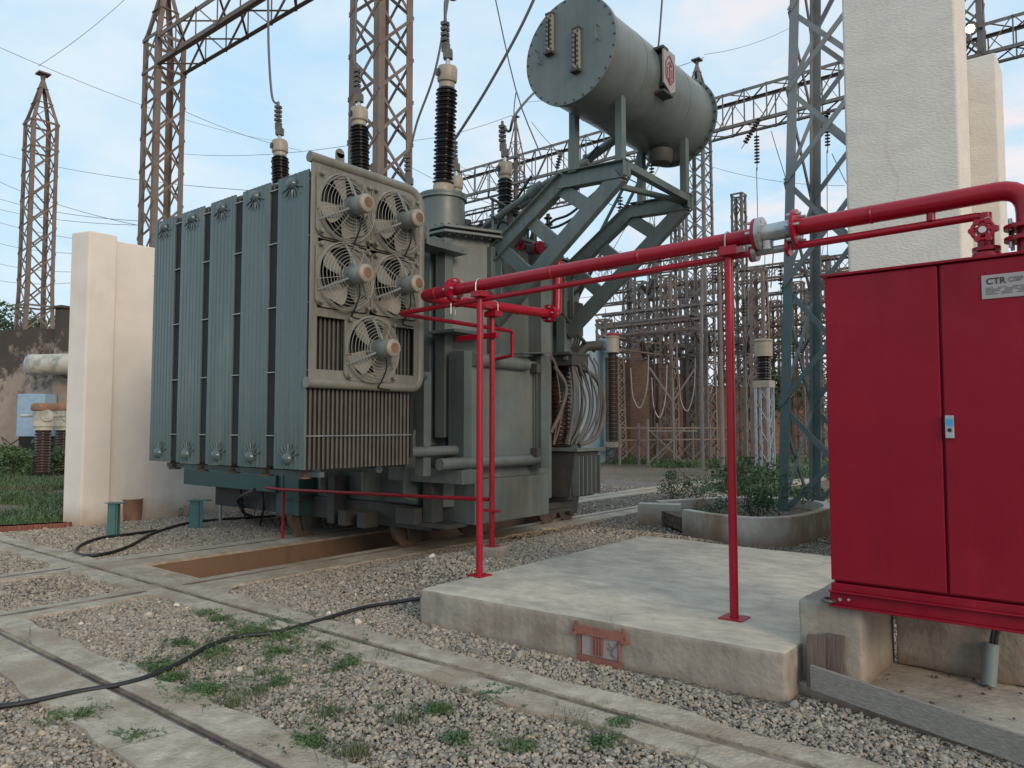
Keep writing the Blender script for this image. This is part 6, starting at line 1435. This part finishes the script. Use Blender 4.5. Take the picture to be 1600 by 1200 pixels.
for x, y, wpx, n, kind in weeds:
    c = gp(x, y); dep = (c-_C).dot(_H); rad = wpx/1170*dep
    for _ in range(n*9):
        sp_ = rad*rr.choice((.35, .7, 1.3)); px, py = c.x+rr.gauss(0, sp_), c.y+rr.gauss(0, sp_)
        if kind == 0:
            for k in range(3): leaf_cluster(wm, (px+rr.gauss(0, .015), py+rr.gauss(0, .015), rr.uniform(.006, .038)), .03, 5, rr.choice((.007, .010, .014)), rr, .5, .2)
            if rr.random() < .3: tuft(gm, px, py, 0, 2, rr.uniform(.03, .07), rr, .03, .0022)
        else: tuft(gm, px, py, 0, 2, rr.uniform(.03, .09), rr, .04, .0022)
for _ in range(170):
    x, y = rr.gauss(430, 120), rr.gauss(1040, 45)
    if not (930 < y < 1190): continue
    c = gp(x, y); m_ = rr.random()
    for k in range(rr.randint(1, 4)):
        if m_ < .55: leaf_cluster(wm, (c.x+rr.gauss(0, .02), c.y+rr.gauss(0, .02), rr.uniform(.005, .03)), .028, 6, rr.choice((.006, .009, .012)), rr, .4, .2)
        else: tuft(gm, c.x+rr.gauss(0, .02), c.y+rr.gauss(0, .02), 0, 3, rr.uniform(.02, .06), rr, .03, .002)
struct(wm.build('weeds', M['leaf'], origin=gp(420, 985)), 'stuff'); struct(gm.build('grass_tufts', M['grassm'], origin=gp(420, 985)), 'stuff')
# rough grass left of the firewall and in the far yard
gl = MB(); 
for _ in range(14000):
    D = 1/rr.uniform(1/30, 1/11.5); px = rr.uniform(-60, 112); p = atD(px, 665, D)
    if p.x > -13.85 or math.sin(p.x*1.1+p.y)+math.sin(p.y*1.7-p.x*.5) < -.5+rr.gauss(0,.3): continue
    tuft(gl, p.x, p.y, -.03, 3, rr.uniform(.06, .22), rr, .2, .012)
for _ in range(5000):
    px = rr.uniform(960, 1310); D = rr.uniform(30, 38) if px < 1130 else rr.uniform(17, 38); p = atD(px, 665, D)
    if math.sin(p.x*1.3)+math.sin(p.y*.9+p.x*.4) < -.2: continue
    tuft(gl, p.x, p.y, -.03, 4, rr.uniform(.08, .34), rr, .25, .02)
struct(gl.build('grass', M['grassm']), 'stuff')
def bush(name, label, cat, c, r, n, size, m, flat=.8, clumps=8, stems=4, group=None, trunk=0):
    c = Vector(c); t = thing(name, label, cat, (c.x, c.y, 0 if c.z < 5 else c.z), group)
    f = MB()
    for k in range(clumps):
        v = Vector((rr.gauss(0, .5), rr.gauss(0, .5), rr.uniform(-.6, .8)*flat)); rad = r*rr.uniform(.25, .55)
        leaf_cluster(f, c+v*r, rad, n//clumps, size, rr, .8, .3)
    f.build('foliage', m, t)
    s_ = MB()
    for k in range(stems):
        a = rr.uniform(0, 6.28); q = c+Vector((math.cos(a)*r*.5, math.sin(a)*r*.5, r*.4*flat)); z0_ = 0.0
        s_.tube([(c.x+rr.uniform(-.1, .1), c.y+rr.uniform(-.1, .1), z0_), c.lerp(q, .3)+Vector((0,0,-r*.2)), q], [max(.006, trunk), max(.005, trunk*.6), .003], 6)
    s_.build('stem', M['bark'], t)
    return t
bush('shrub', 'bushy dark green weed growing in the planter before the teal leg', 'plant', (-4.3, 11.1, .55), .55, 1500, .03, M['leaf'], .6, 16, 10)
bush('shrub', 'paler low weed spreading at the left inside the planter', 'plant', (-4.75, 10.95, .38), .45, 900, .022, M['leaf'], .3, 12, 6)
bush('shrub', 'tall leafy weed behind the planter at the tower foot', 'plant', (-4.7, 11.9, .75), .55, 1000, .035, M['leaf'], .8, 14, 8)
p = gp(1090, 780); bush('shrub', 'low dark weed patch growing on the gravel left of the planter', 'plant', (p.x, p.y, .25), .8, 1800, .03, M['leaf2'], .35, 14, 8)
p = gp(1050, 782); bush('shrub', 'thin upright weed at the end of the planter block', 'plant', (p.x, p.y, .4), .35, 500, .03, M['leaf2'], 1.0, 8, 5)
for i, (px, D, z, r_, lab) in enumerate(((1178, 44, 3.5, 2.2, 'round green tree behind the far yard, left of the white current transformer'), (1262, 48, 3.5, 2.3, 'green tree behind the far yard, between the teal legs'), (1120, 60, 2.2, 2.0, 'dim bush behind the far posts'), (1320, 52, 2.4, 2.2, 'green tree far behind, hidden mostly by the cabinet'))):
    c = atD(px, 665, D); bush('tree', lab, 'tree', (c.x, c.y, z), r_, 5000, .13, M['leaf'], .8, 22, 6, 'trees behind the far yard', .12)
for px, D, z, r_, lab in ((8, 48, 7.3, 2.6, 'leafy tree top over the old wall at the left edge'), (75, 52, 6.6, 1.9, 'low tree top over the old wall behind the left lattice tower'), (100, 50, 6.2, 1.5, 'small tree top over the old wall beside its pillar')):
    c = atD(px, 665, D); bush('tree', lab, 'tree', (c.x, c.y, z), r_, 4500, .14, M['leaf2'], .9, 20, 6, 'trees beyond the old wall', .15)
for px, py, r_, lab in ((18, 745, .75, 'leafy bush on the ground by the debris at the left edge'), (92, 740, .8, 'dense green bush beside the firewall base at the left'), (40, 720, .6, 'small bush below the pale blue box')):
    c = gp(px, py); bush('bush', lab, 'bush', (c.x, c.y, .5), r_, 2200, .06, M['leaf'], .8, 12, 6, 'bushes by the old wall')
# dry sticks in the debris pile, creeper on the column
ds = MB()
for _ in range(14):
    c = gp(rr.uniform(-20, 45), rr.uniform(722, 745)); ds.tube([c+Vector((0,0,rr.uniform(.1, .8))), c+Vector((rr.uniform(-.8, .8), rr.uniform(-.8, .8), rr.uniform(.3, 1.3))), c+Vector((rr.uniform(-1.5, 1.5), rr.uniform(-1.5, 1.5), 0))], .035, 6)
struct(ds.build('brushwood', M['bark']), 'stuff')
